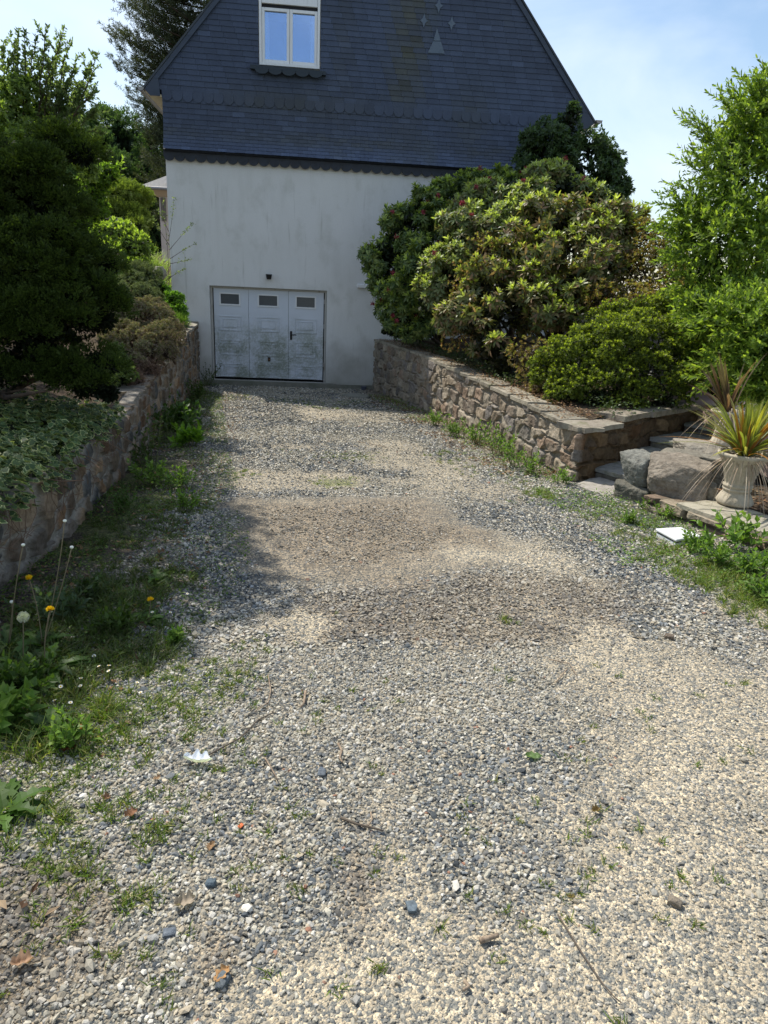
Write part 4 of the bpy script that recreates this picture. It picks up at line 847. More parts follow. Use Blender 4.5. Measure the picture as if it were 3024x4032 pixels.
# tall pine
rng = R_(105); t = plant('pine_tree', (-5.3, 23, 2.2), 'very tall dark pine standing behind the house on the left', 'tree')
mb = MB(); px0, py0 = -3.0, 23; mb.tube([(px0, py0, 2), (px0 + .1, py0, 8), (px0, py0, 14), (px0 + .1, py0, 22)], [.38, .3, .2, .08], 10); mb.build('trunk', BARK, t, smooth=True)
Lv = Leaves(); mb = MB(); zz = 4.5; k = 0
while zz < 21:
    for q in range(7):
        a = rng.uniform(0, 2 * PI) if q > 3 else PI + rng.uniform(-1.1, 1.1); ln = (4.3 if zz > 9.5 else 3.6) * rng.uniform(.6, 1.05) * (1 if zz < 15 else (22 - zz) / 7); n = 7; s_ = np.array([px0, py0, zz + rng.uniform(-.2, .2)]); pts = []
        for i in range(n): u = i / (n - 1); pts.append(s_ + np.array([math.cos(a), math.sin(a), 0]) * ln * u + np.array([0, 0, ln * (.34 * u * u - .12 * u)]) + rng.normal(0, .05, 3) * u)
        mb.tube(pts, [.05 * (1 - u * .85) for u in np.linspace(0, 1, n)], 5); pts = np.array(pts)
        m_ = int(46 * ln / 2.5); u = rng.uniform(.12, 1, m_) ** .8 * (n - 1); i0 = np.minimum(u.astype(int), n - 2); P = pts[i0] + (pts[i0 + 1] - pts[i0]) * (u - i0)[:, None] + rng.normal(0, .24, (m_, 3)) * (1, 1, .55)
        nn_ = 26; PP = np.repeat(P, nn_, 0); ax = norm(np.repeat(rdir(rng, m_) * .4 + np.array([math.cos(a), math.sin(a), .8]) * .7, nn_, 0)); st_ = PP + ax * rng.uniform(-.12, .14, (len(PP), 1))
        Lv.add(st_, norm(rdir(rng, len(PP)) + ax * .8), rdir(rng, len(PP)), rng.uniform(.10, .19, len(PP)), .022, pal(rng, len(PP), [(.06, .075, .045), (.08, .09, .05), (.045, .058, .036)]), 'q')
    zz += .42
mb.build('limb', BARK, t, smooth=True); Lv.build('crown', NEEDLE, t)
# hedge conifers behind
rng = R_(106); t = plant('cypress_tree', (-6.2, 26, 2.3), 'dark feathery cypress behind the washing line', 'conifer')
b_ = [bl(px, py, Y, r, r, r * 1.1) for px, py, Y, r in [(265, 320, 27, 42), (300, 360, 26.5, 48), (230, 320, 27, 42), (335, 390, 27, 36), (255, 400, 26, 60), (200, 400, 26, 70), (312, 325, 27, 28), (300, 430, 26, 50), (180, 330, 27, 40), (350, 440, 26, 40), (330, 490, 25, 60), (290, 500, 25, 55), (360, 520, 26, 60), (320, 545, 25, 50)]]
conifer_mass(t, rng, clumps(rng, b_, 150, .45, .9, 1.1), 14000, [(.045, .09, .035), (.06, .11, .04), (.03, .065, .028)], (.11, .18, .07), .38, .16, .055, 10, .3, 1.2, 3, .1, .7); Lv = Leaves(); dark_core(Lv, rng, b_, 5000, [(.015, .03, .012)], .5, .3, .9); Lv.build('inner_foliage', NEEDLE, t)
mb = MB(); mb.tube([(-6.8, 26.3, 1.8), (-6.7, 26.3, 9)], [.2, .05], 8); mb.build('trunk', BARK, t)
rng = R_(107); t = plant('juniper_shrub', (-4.9, 8.5, 2.2), 'spreading juniper with yellow-green layered sprays beside the neighbouring house', 'conifer')
b_ = [bl(px, py, Y, r, r, r * .55) for px, py, Y, r in [(235, 430, 9, 34), (270, 420, 9, 30), (255, 465, 8.6, 38), (285, 478, 8.4, 24), (215, 470, 8.8, 36), (280, 495, 8.2, 36), (230, 500, 8.3, 36)]]
conifer_mass(t, rng, clumps(rng, b_, 110, .12, .30, .38), 6500, [(.10, .15, .03), (.13, .18, .035), (.07, .11, .025)], (.22, .28, .05), .22, .09, .03, 11, .4, 2, 3, .2, .7); Lv = Leaves(); dark_core(Lv, rng, b_, 2500, [(.02, .03, .010)], .15, .1, .9); Lv.build('inner_foliage', NEEDLE, t)
# distant dark hedge filling the ground line at far left
rng = R_(108); t = plant('hedge', (-7, 3, 1.9), 'dense dark hedge behind the left shrubs', 'hedge')
b_ = [(x, 3.5 + .4 * math.sin(x * 3), 2.7, 1.0, .7, 1.3) for x in np.arange(-9.5, -3.2, .9)]
Lv = Leaves(); P, Nn = blobs_sample(rng, b_, 5000, .3, 2, 3, .1, .8); whorls(Lv, rng, P, Nn, 6, .9, .3, .07, .035, [(.035, .06, .02), (.05, .085, .025)]); dark_core(Lv, rng, b_, 4000, [(.02, .035, .012)], .14, .09, .9); Lv.build('leaves', LEAF, t)
# laurel with lime young leaves
rng = R_(109); t = plant('laurel_shrub', (-2.3, 1.2, 1.7), 'rounded laurel with lime green young leaves under the washing line', 'shrub')
b_ = [bl(px, py, Y, r, r, r * .75) for px, py, Y, r in [(215, 520, 1.2, 40), (255, 512, 1.2, 42), (290, 535, 1.0, 40), (235, 560, .8, 50), (200, 560, 1, 40), (285, 590, .6, 38), (310, 580, .8, 22)]]
Lv = Leaves(); P, Nn = blobs_sample(rng, b_, 1500, .3, 3, 3, .08, .8); whorls(Lv, rng, P, norm(Nn + (0, 0, .5)), 7, .8, .25, .085, .034, [(.12, .19, .04), (.10, .15, .05), (.18, .26, .05)]); up_ = Nn[:, 2] > .3; whorls(Lv, rng, P[up_] + (0, 0, .03), Nn[up_] * .3 + (0, 0, 1), 5, .4, .2, .08, .03, [(.32, .44, .06), (.38, .48, .09)])
dark_core(Lv, rng, b_, 2000, [(.02, .03, .012)], .09, .05, .85); Lv.build('leaves', GLOSSLEAF, t); branches('stems', rng, (-2.3, 1.2, 1.5), [b[:3] for b in b_], .02, t)
# ornamental grass
rng = R_(110); t = plant('grass_clump', (-1.6, 1.9, 1.7), 'tall fresh green grass clump against the corner of the house', 'grass clump'); Lv = Leaves()
for (px, py) in [(290, 545), (320, 548), (345, 560), (300, 575), (330, 590), (352, 600), (270, 560)]:
    c = at(px, py + 40, 1.6 if py < 580 else .9); n = 170; D = rng.normal(0, .32, (n, 3)); D[:, 2] = 1; d_ = rng.normal(0, .35, (n, 3)); d_[:, 2] = -.25; Lv.blades(c + rng.normal(0, .07, (n, 3)), D, d_, rng.uniform(.35, .75, n), .012, pal(rng, n, [(.16, .25, .04), (.12, .20, .03), (.22, .32, .08)]), (.30, .38, .14))
Lv.build('blades', LEAF, t)
def mound(name, seedn, blobs_px, n, label, cat, cols, Ln, W, k=7, th=.8, mt=None, core=(.02, .03, .012), lump=.35, up=.4, nc=900, shape='ov', zsq=.8, corel=.07, part='leaves', jit=.18, wts=None, extra=None, ext=None):
    rng = R_(seedn); b_ = [bl(px, py, Y, r, r, r * zsq) for px, py, Y, r in blobs_px]; c = np.array(b_)[:, :3].mean(0); zz = min(q[2] - q[5] for q in b_)
    t = plant(name, (c[0], c[1], zz), label, cat); Lv = Leaves(); P, Nn = blobs_sample(rng, clumps(rng, b_, 26 * len(b_), .035, .10, .9, -.6), int(n * 1.3), lump, 4, seedn, .22, .5); A = norm(Nn + (0, 0, up) + rng.normal(0, .2, Nn.shape))
    whorls(Lv, rng, P, A, k, th, .25, Ln, W, cols, shape, jit=jit, wts=wts); dark_core(Lv, rng, b_, nc, [core], corel, corel * .6, .86)
    if ext: ext(Lv, rng, P, A, Nn)
    Lv.build(part, mt or LEAF, t); branches('stems', rng, (c[0], c[1], zz - .05), [b[:3] for b in b_[:12]], .015, t, wob=.03); return t, b_
mound('leafy_shrub', 111, [(350, 640, -.9, 22), (375, 655, -1.2, 24), (385, 675, -1.4, 16), (335, 620, -.6, 18), (360, 680, -1.5, 20), (345, 665, -1.3, 22)], 800, 'small bright green shrub where the left wall meets the house', 'shrub', [(.11, .22, .025), (.16, .30, .035), (.07, .14, .02)], .06, .028, up=.6)
mound('wormwood_shrub', 112, [(290, 615, -1.2, 36), (310, 640, -1.6, 34), (325, 600, -.8, 26), (270, 640, -1.8, 34), (300, 590, -.8, 26), (340, 625, -1, 18)], 1500, 'dull grey-green feathery shrub between the laurel and the thyme', 'shrub', [(.17, .21, .10), (.13, .17, .07), (.22, .24, .14)], .05, .010, k=9, th=.7, mt=DRY, up=.9)
TH = lambda L_: [(x, y, -4.2 - (y - 690) * .024, r) for x, y, r in L_]
mound('thyme_shrub', 113, TH([(290, 690, 42), (335, 690, 36), (270, 730, 40), (312, 735, 40), (350, 722, 30), (290, 770, 34), (252, 715, 32), (325, 668, 28), (268, 775, 26), (325, 760, 28), (262, 690, 24)]), 5200, 'woody thyme mound, olive and mauve-brown, spilling over the left wall', 'shrub', [(.25, .25, .12), (.29, .25, .16), (.19, .20, .09), (.30, .22, .18)], .034, .010, k=10, th=.75, mt=DRY, core=(.10, .075, .055), up=.8, nc=2500, corel=.05)
mound('thyme_shrub', 114, TH([(372, 738, 20), (364, 765, 17), (380, 718, 16)]), 700, 'small dark mauve-brown heather tuft hanging over the left wall nearest the garage', 'shrub', [(.17, .13, .10), (.20, .15, .12), (.15, .15, .07)], .035, .008, k=8, th=.7, mt=DRY, core=(.07, .05, .04), up=.4, nc=500, corel=.05)
mound('thyme_shrub', 115, [(310, 800, -6.3, 24), (298, 828, -6.9, 17), (325, 785, -5.9, 18), (285, 820, -7.0, 18)], 1000, 'drooping brown dead stems of thyme down the face of the left wall', 'shrub', [(.20, .13, .11), (.24, .17, .13), (.16, .11, .085)], .045, .006, k=8, th=.6, mt=DRY, core=(.08, .055, .045), up=-.5, nc=500, corel=.05)
mound('leafy_shrub', 116, [(250, 790, -7.0, 22), (262, 815, -7.2, 18), (255, 765, -6.8, 16)], 600, 'light grey-green low shrub squeezed between the false cypress and the thyme', 'shrub', [(.13, .18, .06), (.10, .14, .05)], .035, .013, k=8, up=.6, nc=300)
mound('grass_clump', 117, [(385, 705, -2.0, 14), (372, 695, -1.9, 14)], 160, 'fine green tuft with a yellow flower beside the wall coping', 'grass clump', [(.12, .2, .04), (.16, .25, .05)], .11, .006, k=9, th=.5, up=1, nc=100)
# sapling with sparse leaves in front of the house corner
rng = R_(118); t = plant('sapling', at(368, 620, -.6), 'thin rose sapling with sparse leaves in front of the corner of the house', 'plant'); Lv = Leaves(); mb = MB()
root_ = at(366, 640, -.6); top = at(362, 430, -.6)
for (a_, b_, c_) in [((366, 640), (364, 520), (350, 425)), ((364, 520), (372, 480), (376, 425)), ((366, 540), (395, 505), (418, 480)), ((366, 560), (395, 540), (425, 524)), ((367, 570), (390, 565), (412, 560)), ((364, 500), (352, 470), (340, 450)), ((367, 600), (380, 590), (400, 580)), ((366, 530), (345, 500), (330, 470))]:
    A_, B_, C_ = [at(q[0], q[1], -.6 + rng.uniform(-.1, .1)) for q in (a_, b_, c_)]; pts = [A_ * (1 - u) ** 2 + 2 * B_ * u * (1 - u) + C_ * u * u for u in np.linspace(0, 1, 7)]; mb.tube(pts, [.006, .005, .004, .004, .003, .002, .0015], 5)
    m_ = 34; u = rng.uniform(.45, 1, m_)[:, None]; P = A_ * (1 - u) ** 2 + 2 * B_ * u * (1 - u) + C_ * u * u + rng.normal(0, .015, (m_, 3)); Lv.add(P, rdir(rng, m_) + (0, 0, .3), rdir(rng, m_), .04, .022, pal(rng, m_, [(.16, .22, .08), (.22, .26, .12), (.10, .14, .05)]))
mb.build('stem', BARK, t, smooth=True); Lv.build('leaves', LEAF, t)
# variegated ivy over the wall top
rng = R_(119); t = plant('ivy', (.1, -10.2, 1.0), 'cream-edged variegated ivy spilling over the near end of the left wall', 'ivy')
n = 5200; y = rng.uniform(-12.6, -8.7, n); x = lwx(y) + .03 - np.abs(rng.normal(0, .55, n)); z = zl(x, y) + rng.uniform(.02, .13, n) + .08 * fbm(p3(x * 3, y * 3), 4) ; ov = x > lwx(y) - .05; z = np.where(ov, z - rng.uniform(0, .16, n) * (fbm(p3(y * 3, 0 * y), 6) > .45), z); x = np.where(ov, x + .05, x)
Lv = Leaves()
IVY_V = np.array([(0, 0, 0), (.25, .5, .02), (.42, .27, 0), (.62, .36, -.02), (1, 0, -.05), (.62, -.36, -.02), (.42, -.27, 0), (.25, -.5, .02)], float)
def ivy(Lv, P, D, Nn, Ln, C, E_):
    n = len(P); D = norm(D); B = norm(np.cross(D, Nn)); Nn = np.cross(B, D); Ln = np.broadcast_to(Ln, n)[:, None, None]
    for sc_, off, cc in ((1.0, 0, E_), (.80, .0022, C)):
        tv = IVY_V * (sc_, sc_, 1) + ((1 - sc_) * .45, 0, 0); V = P[:, None] + D[:, None] * Ln * tv[None, :, :1] + B[:, None] * Ln * tv[None, :, 1:2] + Nn[:, None] * (Ln * tv[None, :, 2:3] + off)
        idx = (np.arange(n) * 8)[:, None, None] + Lv.n; Lv.V.append(V.reshape(-1, 3)); Lv.F[4].append((idx + np.array([(0, 2, 1, 1)])[:, :4][:0].reshape(0, 4)).reshape(-1, 4)); Lv.F[3].append((idx + np.array([(0, 2, 1), (0, 7, 6), (0, 6, 2), (2, 6, 4), (2, 4, 3), (6, 5, 4)])[None]).reshape(-1, 3)); Lv.C.append(np.repeat(cc[:, None], 8, 1).reshape(-1, 3)); Lv.n += n * 8
D = rdir(rng, n) * (1, 1, .25); D[:, 0] += .5; D[:, 2] -= .35; Nn = rdir(rng, n) * .45 + (.25, -.1, 1); ivy(Lv, p3(x, y, z), D, Nn, rng.uniform(.038, .068, n), pal(rng, n, [(.075, .125, .045), (.10, .15, .06), (.055, .095, .035)]), pal(rng, n, [(.50, .52, .28), (.38, .42, .19), (.2, .25, .09)]))
n2 = 3000; y2 = rng.uniform(-12.6, -8.7, n2); x2 = lwx(y2) - .06 - np.abs(rng.normal(0, .5, n2)); Lv.add(p3(x2, y2, zl(x2, y2) + rng.uniform(0, .07, n2)), rdir(rng, n2), rdir(rng, n2), .05, .03, pal(rng, n2, [(.025, .04, .018)]), 'q'); 
Lv.build('leaves', LEAF, t)
rng = R_(120); RTM = mat('brown_root', (.14, .09, .06), rough=1)
for i in range(46):
    y = rng.uniform(-12.2, -8.9); pts = []; z0 = ztl(0, y) + .04
    for k in range(6): pts.append((lwx(y) + .045 + .012 * k + rng.normal(0, .006), y + rng.normal(0, .02) * k, z0 - (.02 + rng.uniform(.02, .05)) * k))
    mb = MB(); mb.tube(pts, .0022, 4); mb.build('root', RTM, t)
for i in range(5):
    y = rng.uniform(-11, -9.2); x = lwx(y); z0 = ztl(0, y); a = rng.uniform(-1, 1); mb = MB(); mb.tube([(x, y, z0 + .03), (x + .14, y + a * .1, z0 + .0), (x + .26, y + a * .25, z0 - .05 * i * .5)], .0035, 4); mb.build('root', RTM, t)
# stone ball planter beside the house
mb = MB(); c = at(345, 588, -.15); mb.lathe((c[0], c[1], c[2] - .14), [(.0, 0), (.06, .0), (.10, .03), (.13, .09), (.135, .14), (.11, .20), (.075, .235), (.07, .25), (0, .25)], 24)
tag(mb.build('round_pot', mat('pale_terracotta', (.36, .32, .26), rough=.9, noise=[(12, 4, (.2, .19, .15), .45, .7, (1, 1, 1), .7)]), smooth=True), 'round pale terracotta pot among the plants by the corner of the house', 'pot')
# washing line
t = plant('washing_line', at(190, 480, 5), 'washing line of three wires between grey posts behind the laurel', 'washing line'); mb = MB(); a_ = at(190, 440, 5); mb.tube([at(190, 478, 5), at(190, 442, 5)], .035, 8); mb.build('post', ZN, t)
mb = MB(); mb.tube([at(259, 492, 8), at(259, 470, 8)], .035, 8); mb.build('post', ZN, t)
for dy_, dx_ in ((0, 0), (8, 2), (14, 0)):
    mb = MB(); A_ = at(165, 428 + dy_, 4.6); B_ = at(283, 472 + dy_ * .2, 8.6); mb.tube([A_ * (1 - u) + B_ * u - np.array([0, 0, .15 * math.sin(PI * u)]) for u in np.linspace(0, 1, 10)], .008, 4); mb.build('wire', ZN, t)
mb = MB(); pts = at(163, 430, 4.55); V = []; n = 10
for j in range(7):
    for i in range(n): a = 2 * PI * i / n; r = .03 + .012 * j * math.sin(j) ** 2 + .012 * math.sin(3 * a + j); V.append((pts[0] + r * math.cos(a), pts[1] + r * .6 * math.sin(a), pts[2] - .045 * j))
mb.add(V, [(j * n + i, j * n + (i + 1) % n, (j + 1) * n + (i + 1) % n, (j + 1) * n + i) for j in range(6) for i in range(n)]); tag(mb.build('peg_bag', mat('white_cloth', (.7, .66, .68), rough=.9, noise=[(30, 2, (.45, .3, .35), .55, .65, (1, 1, 1), .7)])), 'small white cloth bag hanging on the washing line', 'bag')
# ------------------------------------------------------------------ plants, right side
def stemset(t, rng, b_, base, r=.02, n=14, name='stems'):
    branches(name, rng, base, [b_[i][:3] for i in range(0, len(b_), max(1, len(b_) // n))], r, t, wob=.05)
# camellia at the right corner of the house
rng = R_(201); t = plant('camellia_tree', (6.9, -1.3, 1.1), 'dark glossy camellia rising in front of the right corner of the house', 'tree')
b_ = [bl(px, py, Y, r, r, r) for px, py, Y, r in [(1225, 275, -1.4, 30), (1200, 310, -1.3, 48), (1160, 330, -1.2, 34), (1250, 330, -1.5, 40), (1280, 380, -1.5, 45), (1320, 400, -1.6, 30), (1230, 390, -1.6, 55), (1300, 440, -1.8, 45), (1335, 460, -1.9, 22), (1320, 350, -1.6, 22), (1180, 370, -1.4, 50), (1240, 246, -1.4, 14), (1290, 330, -1.5, 25)]]
Lv = Leaves(); P, Nn = blobs_sample(rng, clumps(rng, b_, 170, .12, .26, .8, -.8), 4200, .4, 2.2, 5, .25, .4); g = fbm(P * 2.4, 8, 3); P, Nn = P[g > .43], Nn[g > .43]; A = norm(Nn + rng.normal(0, .4, Nn.shape) + (0, 0, .25)); whorls(Lv, rng, P, A, 6, 1.0, .35, .085, .040, [(.055, .095, .035), (.075, .12, .045), (.04, .07, .03)], droop=.35)
dark_core(Lv, rng, b_, 1500, [(.012, .02, .009)], .10, .06, .8); Lv.build('crown', GLOSSLEAF, t); branches('trunk', rng, (6.9, -1.3, 1.05), [b[:3] for b in b_], .05, t)
def rhodo(seedn, loc, blobs_px, n, label, oldc, newc, pnew, spent=0, Ln=.115, W=.036, core=(.015, .024, .01), nc=3500, pick=None, gloss=True, gap=.38, upw=.45):
    rng = R_(seedn); b_ = [bl(px, py, Y, r, r, r * .9) for px, py, Y, r in blobs_px]; t = plant('rhododendron', loc, label, 'shrub'); Lv = Leaves()
    P, Nn = blobs_sample(rng, clumps(rng, b_, 230, .10, .22, .9, -.7), int(n * 1.35), .4, 3, seedn, .2, .45); g = fbm(P * 3.3, seedn + 1, 3); ok = g > gap - .08; P, Nn, g = P[ok], Nn[ok], g[ok]
    A = norm(Nn + (0, 0, upw) + rng.normal(0, .28, Nn.shape)); whorls(Lv, rng, P, A, 8, 1.22, .22, Ln, W, oldc, 'ln', .12)
    new = (rng.random(len(P)) < pnew * (.4 + 1.6 * sst(.4, .65, fbm(P * 1.4, seedn + 2, 3)))) & (Nn[:, 2] > -.2)
    Pn = P[new]; An = norm(A[new] + (0, 0, .5)); whorls(Lv, rng, Pn + An * .03, An, 6, .62, .2, Ln * .85, W * .95, newc, 'ln')
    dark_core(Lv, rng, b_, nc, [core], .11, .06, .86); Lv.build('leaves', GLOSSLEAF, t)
    if spent:
        k = rng.choice(len(P), spent * 2, replace=False); k = k[(Nn[k, 2] > -.1)][:spent]
        for j in k: Ls = Leaves(); S_ = np.repeat((P[j] + A[j] * .10 + (0, -.03, .03))[None], 26, 0); Ls.add(S_, rdir(rng, 26) + (0, 0, .2), rdir(rng, 26), 0.058, .017, pal(rng, 26, [(.25, .045, .065), (.18, .03, .045), (.33, .07, .10)]), 'q'); Ls.build('faded_flower', DRY, t)
    stemset(t, rng, b_, loc, .025, 16); return t, b_
rhodo(202, (4.6, -1.6, 1.05), [(860, 560, -1.6, 54), (845, 620, -1.7, 42), (870, 680, -1.9, 45), (830, 560, -1.5, 40), (880, 500, -1.5, 52), (930, 470, -1.4, 58), (980, 450, -1.3, 58), (1020, 440, -1.2, 55), (920, 620, -2.2, 68), (960, 560, -2.2, 75), (850, 710, -1.9, 26), (800, 548, -1.4, 16), (1080, 420, -1.3, 45), (905, 700, -2.3, 40)], 2700,
      'dark green rhododendron with wine-red spent flowers against the white house wall', [(.11, .165, .055), (.15, .205, .065), (.08, .13, .05), (.20, .25, .08)], [(.33, .41, .09), (.26, .33, .07)], .40, 60, core=(.012, .02, .009))
rhodo(203, (5.6, -3.0, 1.05), [(1040, 460, -2.4, 55), (1100, 430, -2.6, 50), (1160, 420, -2.8, 50), (1210, 415, -2.8, 45), (1010, 520, -2.9, 65), (1070, 520, -3.1, 75), (1140, 500, -3.3, 75), (940, 650, -3.2, 42), (980, 600, -3.3, 55), (1190, 400, -2.6, 28), (1260, 440, -2.8, 35)], 2700,
      'broad rhododendron with pale silvery leaves and few red flower heads, middle of the bank', [(.16, .19, .08), (.21, .24, .12), (.11, .15, .055), (.20, .17, .09)], [(.34, .41, .11), (.28, .33, .09), (.40, .46, .15)], .70, 30)
rhodo(204, (5.9, -4.6, 1.05), [(1180, 500, -3.9, 60), (1240, 500, -4.0, 60), (1290, 520, -4.2, 55), (1320, 560, -4.4, 45), (1120, 560, -4.2, 65), (1190, 590, -4.6, 75), (1260, 590, -4.7, 70), (1060, 620, -4.4, 60), (1100, 660, -4.8, 62), (1180, 670, -5.0, 60), (1040, 700, -4.8, 45), (1060, 750, -5.1, 38), (1240, 650, -5.0, 50), (1090, 790, -5.4, 22), (990, 680, -4.4, 40), (1330, 490, -4.1, 40)], 2300,
      'large open rhododendron with lime yellow new rosettes at the front of the bank', [(.12, .14, .05), (.16, .17, .06), (.23, .19, .09), (.09, .11, .045), (.26, .17, .10)], [(.36, .42, .08), (.28, .34, .06), (.44, .49, .12)], .48, 0, Ln=.12, W=.038, core=(.025, .026, .012), nc=4200, gap=.44)
def azalea(seedn, name, loc, blobs_px, n, label, cols, newc, Ln=.032, W=.014, k=9, core=(.02, .03, .01), nc=5000, lump=.28, zs=.85, wts=None, up=.8, gap=.3, pn=.5, th=.85):
    rng = R_(seedn); b_ = [bl(px, py, Y, r, r * 1.0, r * zs) for px, py, Y, r in blobs_px]; t = plant(name, loc, label, 'shrub'); Lv = Leaves(); P, Nn = blobs_sample(rng, clumps(rng, b_, 700, .06, .13, .8, -.7), int(n * 1.15), lump, 3.0, seedn, .10, .6)
    g = fbm(P * 5, seedn + 1, 3); P, Nn = P[g > gap], Nn[g > gap]; A = norm(Nn + (0, 0, up) + rng.normal(0, .3, Nn.shape)); whorls(Lv, rng, P, A, k, th, .3, Ln, W, cols, 'ov', wts=wts)
    if newc: s_ = (rng.random(len(P)) < pn) & (Nn[:, 2] > -.1); whorls(Lv, rng, P[s_] + A[s_] * .015, A[s_], 5, .5, .2, Ln * .9, W * .85, newc, 'ov')
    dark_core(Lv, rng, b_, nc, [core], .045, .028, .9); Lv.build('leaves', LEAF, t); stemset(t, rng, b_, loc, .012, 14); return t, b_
azalea(205, 'azalea', (6.1, -6.6, .95), [(1330, 760, -6.9, 80), (1250, 770, -6.7, 60), (1390, 740, -6.7, 75), (1440, 770, -6.8, 70), (1330, 830, -7.15, 66), (1400, 820, -7.1, 74), (1260, 830, -7.0, 55), (1450, 830, -7.1, 56), (1195, 800, -6.6, 42), (1340, 700, -6.0, 55), (1420, 690, -6.0, 60), (1290, 865, -7.3, 32), (1360, 862, -7.3, 38), (1480, 720, -6.2, 55), (1490, 790, -6.8, 48), (1430, 865, -7.2, 34), (1215, 850, -7.0, 26), (1480, 660, -5.6, 50), (1270, 700, -5.9, 36)], 14000,
       'low clipped azalea dome with tiny olive and lime leaves above the wall corner', [(.09, .13, .022), (.13, .17, .025), (.065, .095, .02), (.17, .21, .03)], [(.34, .40, .04), (.27, .33, .035)], wts=None)
azalea(206, 'azalea', (5.3, -6.2, .95), [(1170, 800, -6.2, 38), (1140, 770, -5.9, 36), (1190, 840, -6.6, 28), (1160, 850, -6.4, 20), (1215, 865, -6.9, 20)], 1700, 'thin twiggy azalea with sparse rusty brown leaves at the left edge of the azalea dome', [(.22, .17, .08), (.18, .18, .05), (.24, .15, .08)], [(.28, .30, .08)], core=(.05, .035, .022), nc=1200, gap=.42, pn=.3)
azalea(207, 'azalea', (7.0, -4.6, 1.1), [(1350, 600, -4.8, 50), (1400, 610, -4.9, 50), (1440, 640, -5.2, 50), (1380, 560, -4.7, 45), (1420, 540, -4.6, 36), (1370, 660, -5.5, 50), (1300, 650, -5.4, 40), (1460, 590, -4.8, 40), (1390, 510, -4.5, 28)], 5200, 'bronze and brown leaved azalea behind the clipped dome', [(.22, .15, .06), (.16, .16, .045), (.25, .23, .06), (.26, .13, .07), (.13, .15, .04)], [(.36, .34, .07), (.27, .19, .08)], core=(.04, .028, .015), nc=3000, gap=.36, pn=.4)
azalea(208, 'azalea', (5.0, -4.0, 1.05), [(1010, 600, -4.2, 34), (1060, 560, -4.0, 34), (1000, 650, -4.4, 28), (1100, 530, -3.8, 26), (985, 740, -4.4, 20), (1000, 720, -4.5, 24), (1040, 530, -3.7, 24)], 1500, 'wispy azalea with reddish brown leaves growing through the rhododendrons', [(.26, .20, .08), (.27, .14, .08), (.20, .20, .06)], [(.36, .36, .09)], core=(.05, .035, .02), nc=500, gap=.4)
rng = R_(209); t = plant('ground_ivy', (4.9, -5.4, 1.03), 'dark small-leaved ground ivy in the shade under the rhododendrons beside the coping', 'ivy'); Lv = Leaves(); n = 5200; y = rng.uniform(-8.0, -.4, n); x = rwx(y) + .22 + np.abs(rng.normal(0, .45, n)); k_ = (fbm(p3(x * 1.6, y * 1.6), 8) > .44) | (x > rwx(y) + .55); x, y = x[k_], y[k_]
Lv.add(p3(x, y, zr(x, y) + rng.uniform(.01, .14, len(x))), rdir(rng, len(x)) * (1, 1, .4), rdir(rng, len(x)) * .5 + (0, 0, 1), .04, .028, pal(rng, len(x), [(.04, .065, .025), (.06, .09, .03)])); Lv.build('leaves', GLOSSLEAF, t)
# big bright shrub at the right edge
rng = R_(210); t = plant('willow_leaved_shrub', (7.4, -6.6, .9), 'big bright green shrub with long narrow leaves filling the right edge', 'shrub')
b_ = [bl(px, py, Y, r) for px, py, Y, r in [(1640, 330, -6.9, 75), (1575, 385, -6.9, 52), (1600, 450, -7.1, 80), (1530, 455, -7.0, 42), (1490, 505, -7.0, 34), (1550, 540, -7.2, 70), (1620, 560, -7.3, 90), (1515, 600, -7.1, 40), (1570, 650, -7.3, 70), (1640, 680, -7.4, 80), (1600, 740, -7.4, 55), (1555, 710, -7.2, 36), (1700, 400, -7, 120), (1710, 600, -7.2, 120), (1640, 260, -6.9, 48), (1600, 800, -7.5, 35), (1720, 260, -6.8, 90), (1655, 800, -7.6, 40), (1590, 330, -6.9, 40)]]
b_ += [bl(px, py, Y, r) for px, py, Y, r in [(1620, 790, -8.0, 60), (1600, 700, -7.9, 60), (1660, 720, -8.1, 70), (1570, 760, -7.9, 32), (1665, 840, -8.3, 45), (1530, 655, -7.3, 36)]]; Lv = Leaves(); P, Nn = blobs_sample(rng, clumps(rng, b_, 360, .10, .26, .8, -.8), 5600, .45, 2.4, 6, .30, .3); g = fbm(P * 2.2, 9, 3); P, Nn = P[g > .36], Nn[g > .36]
# sprig = short shoot with alternate leaves
def sprigs(Lv, rng, P, A, nl, ln, Ln, W, cols, th=.75, shape='ln', mb=None, jit=.15):
    n = len(P); A = norm(A); t0 = norm(np.cross(A, rdir(rng, n))); b0 = np.cross(A, t0)
    for j in range(nl):
        u = (j + .5) / nl; ph = j * 2.4 + rng.uniform(-.4, .4, n); R1 = np.cos(ph)[:, None] * t0 + np.sin(ph)[:, None] * b0; a = th * (1 - .45 * u) + rng.normal(0, .12, n)
        D = A * np.cos(a)[:, None] + R1 * np.sin(a)[:, None]; Nn = norm(A * np.sin(a)[:, None] - R1 * np.cos(a)[:, None]); Lv.add(P + A * (ln * u) , D, Nn, Ln * rng.uniform(.75, 1.15, n) * (1.1 - .35 * u), W, pal(rng, n, cols, jit), shape)
CB = [(.14, .21, .04), (.19, .27, .045), (.10, .16, .038), (.27, .35, .06)]
A = norm(Nn + (-.15, 0, .35) + rng.normal(0, .35, Nn.shape)); sprigs(Lv, rng, P, A, 9, .20, .088, .027, CB)
GST = mat('green_stem', (.10, .14, .04))
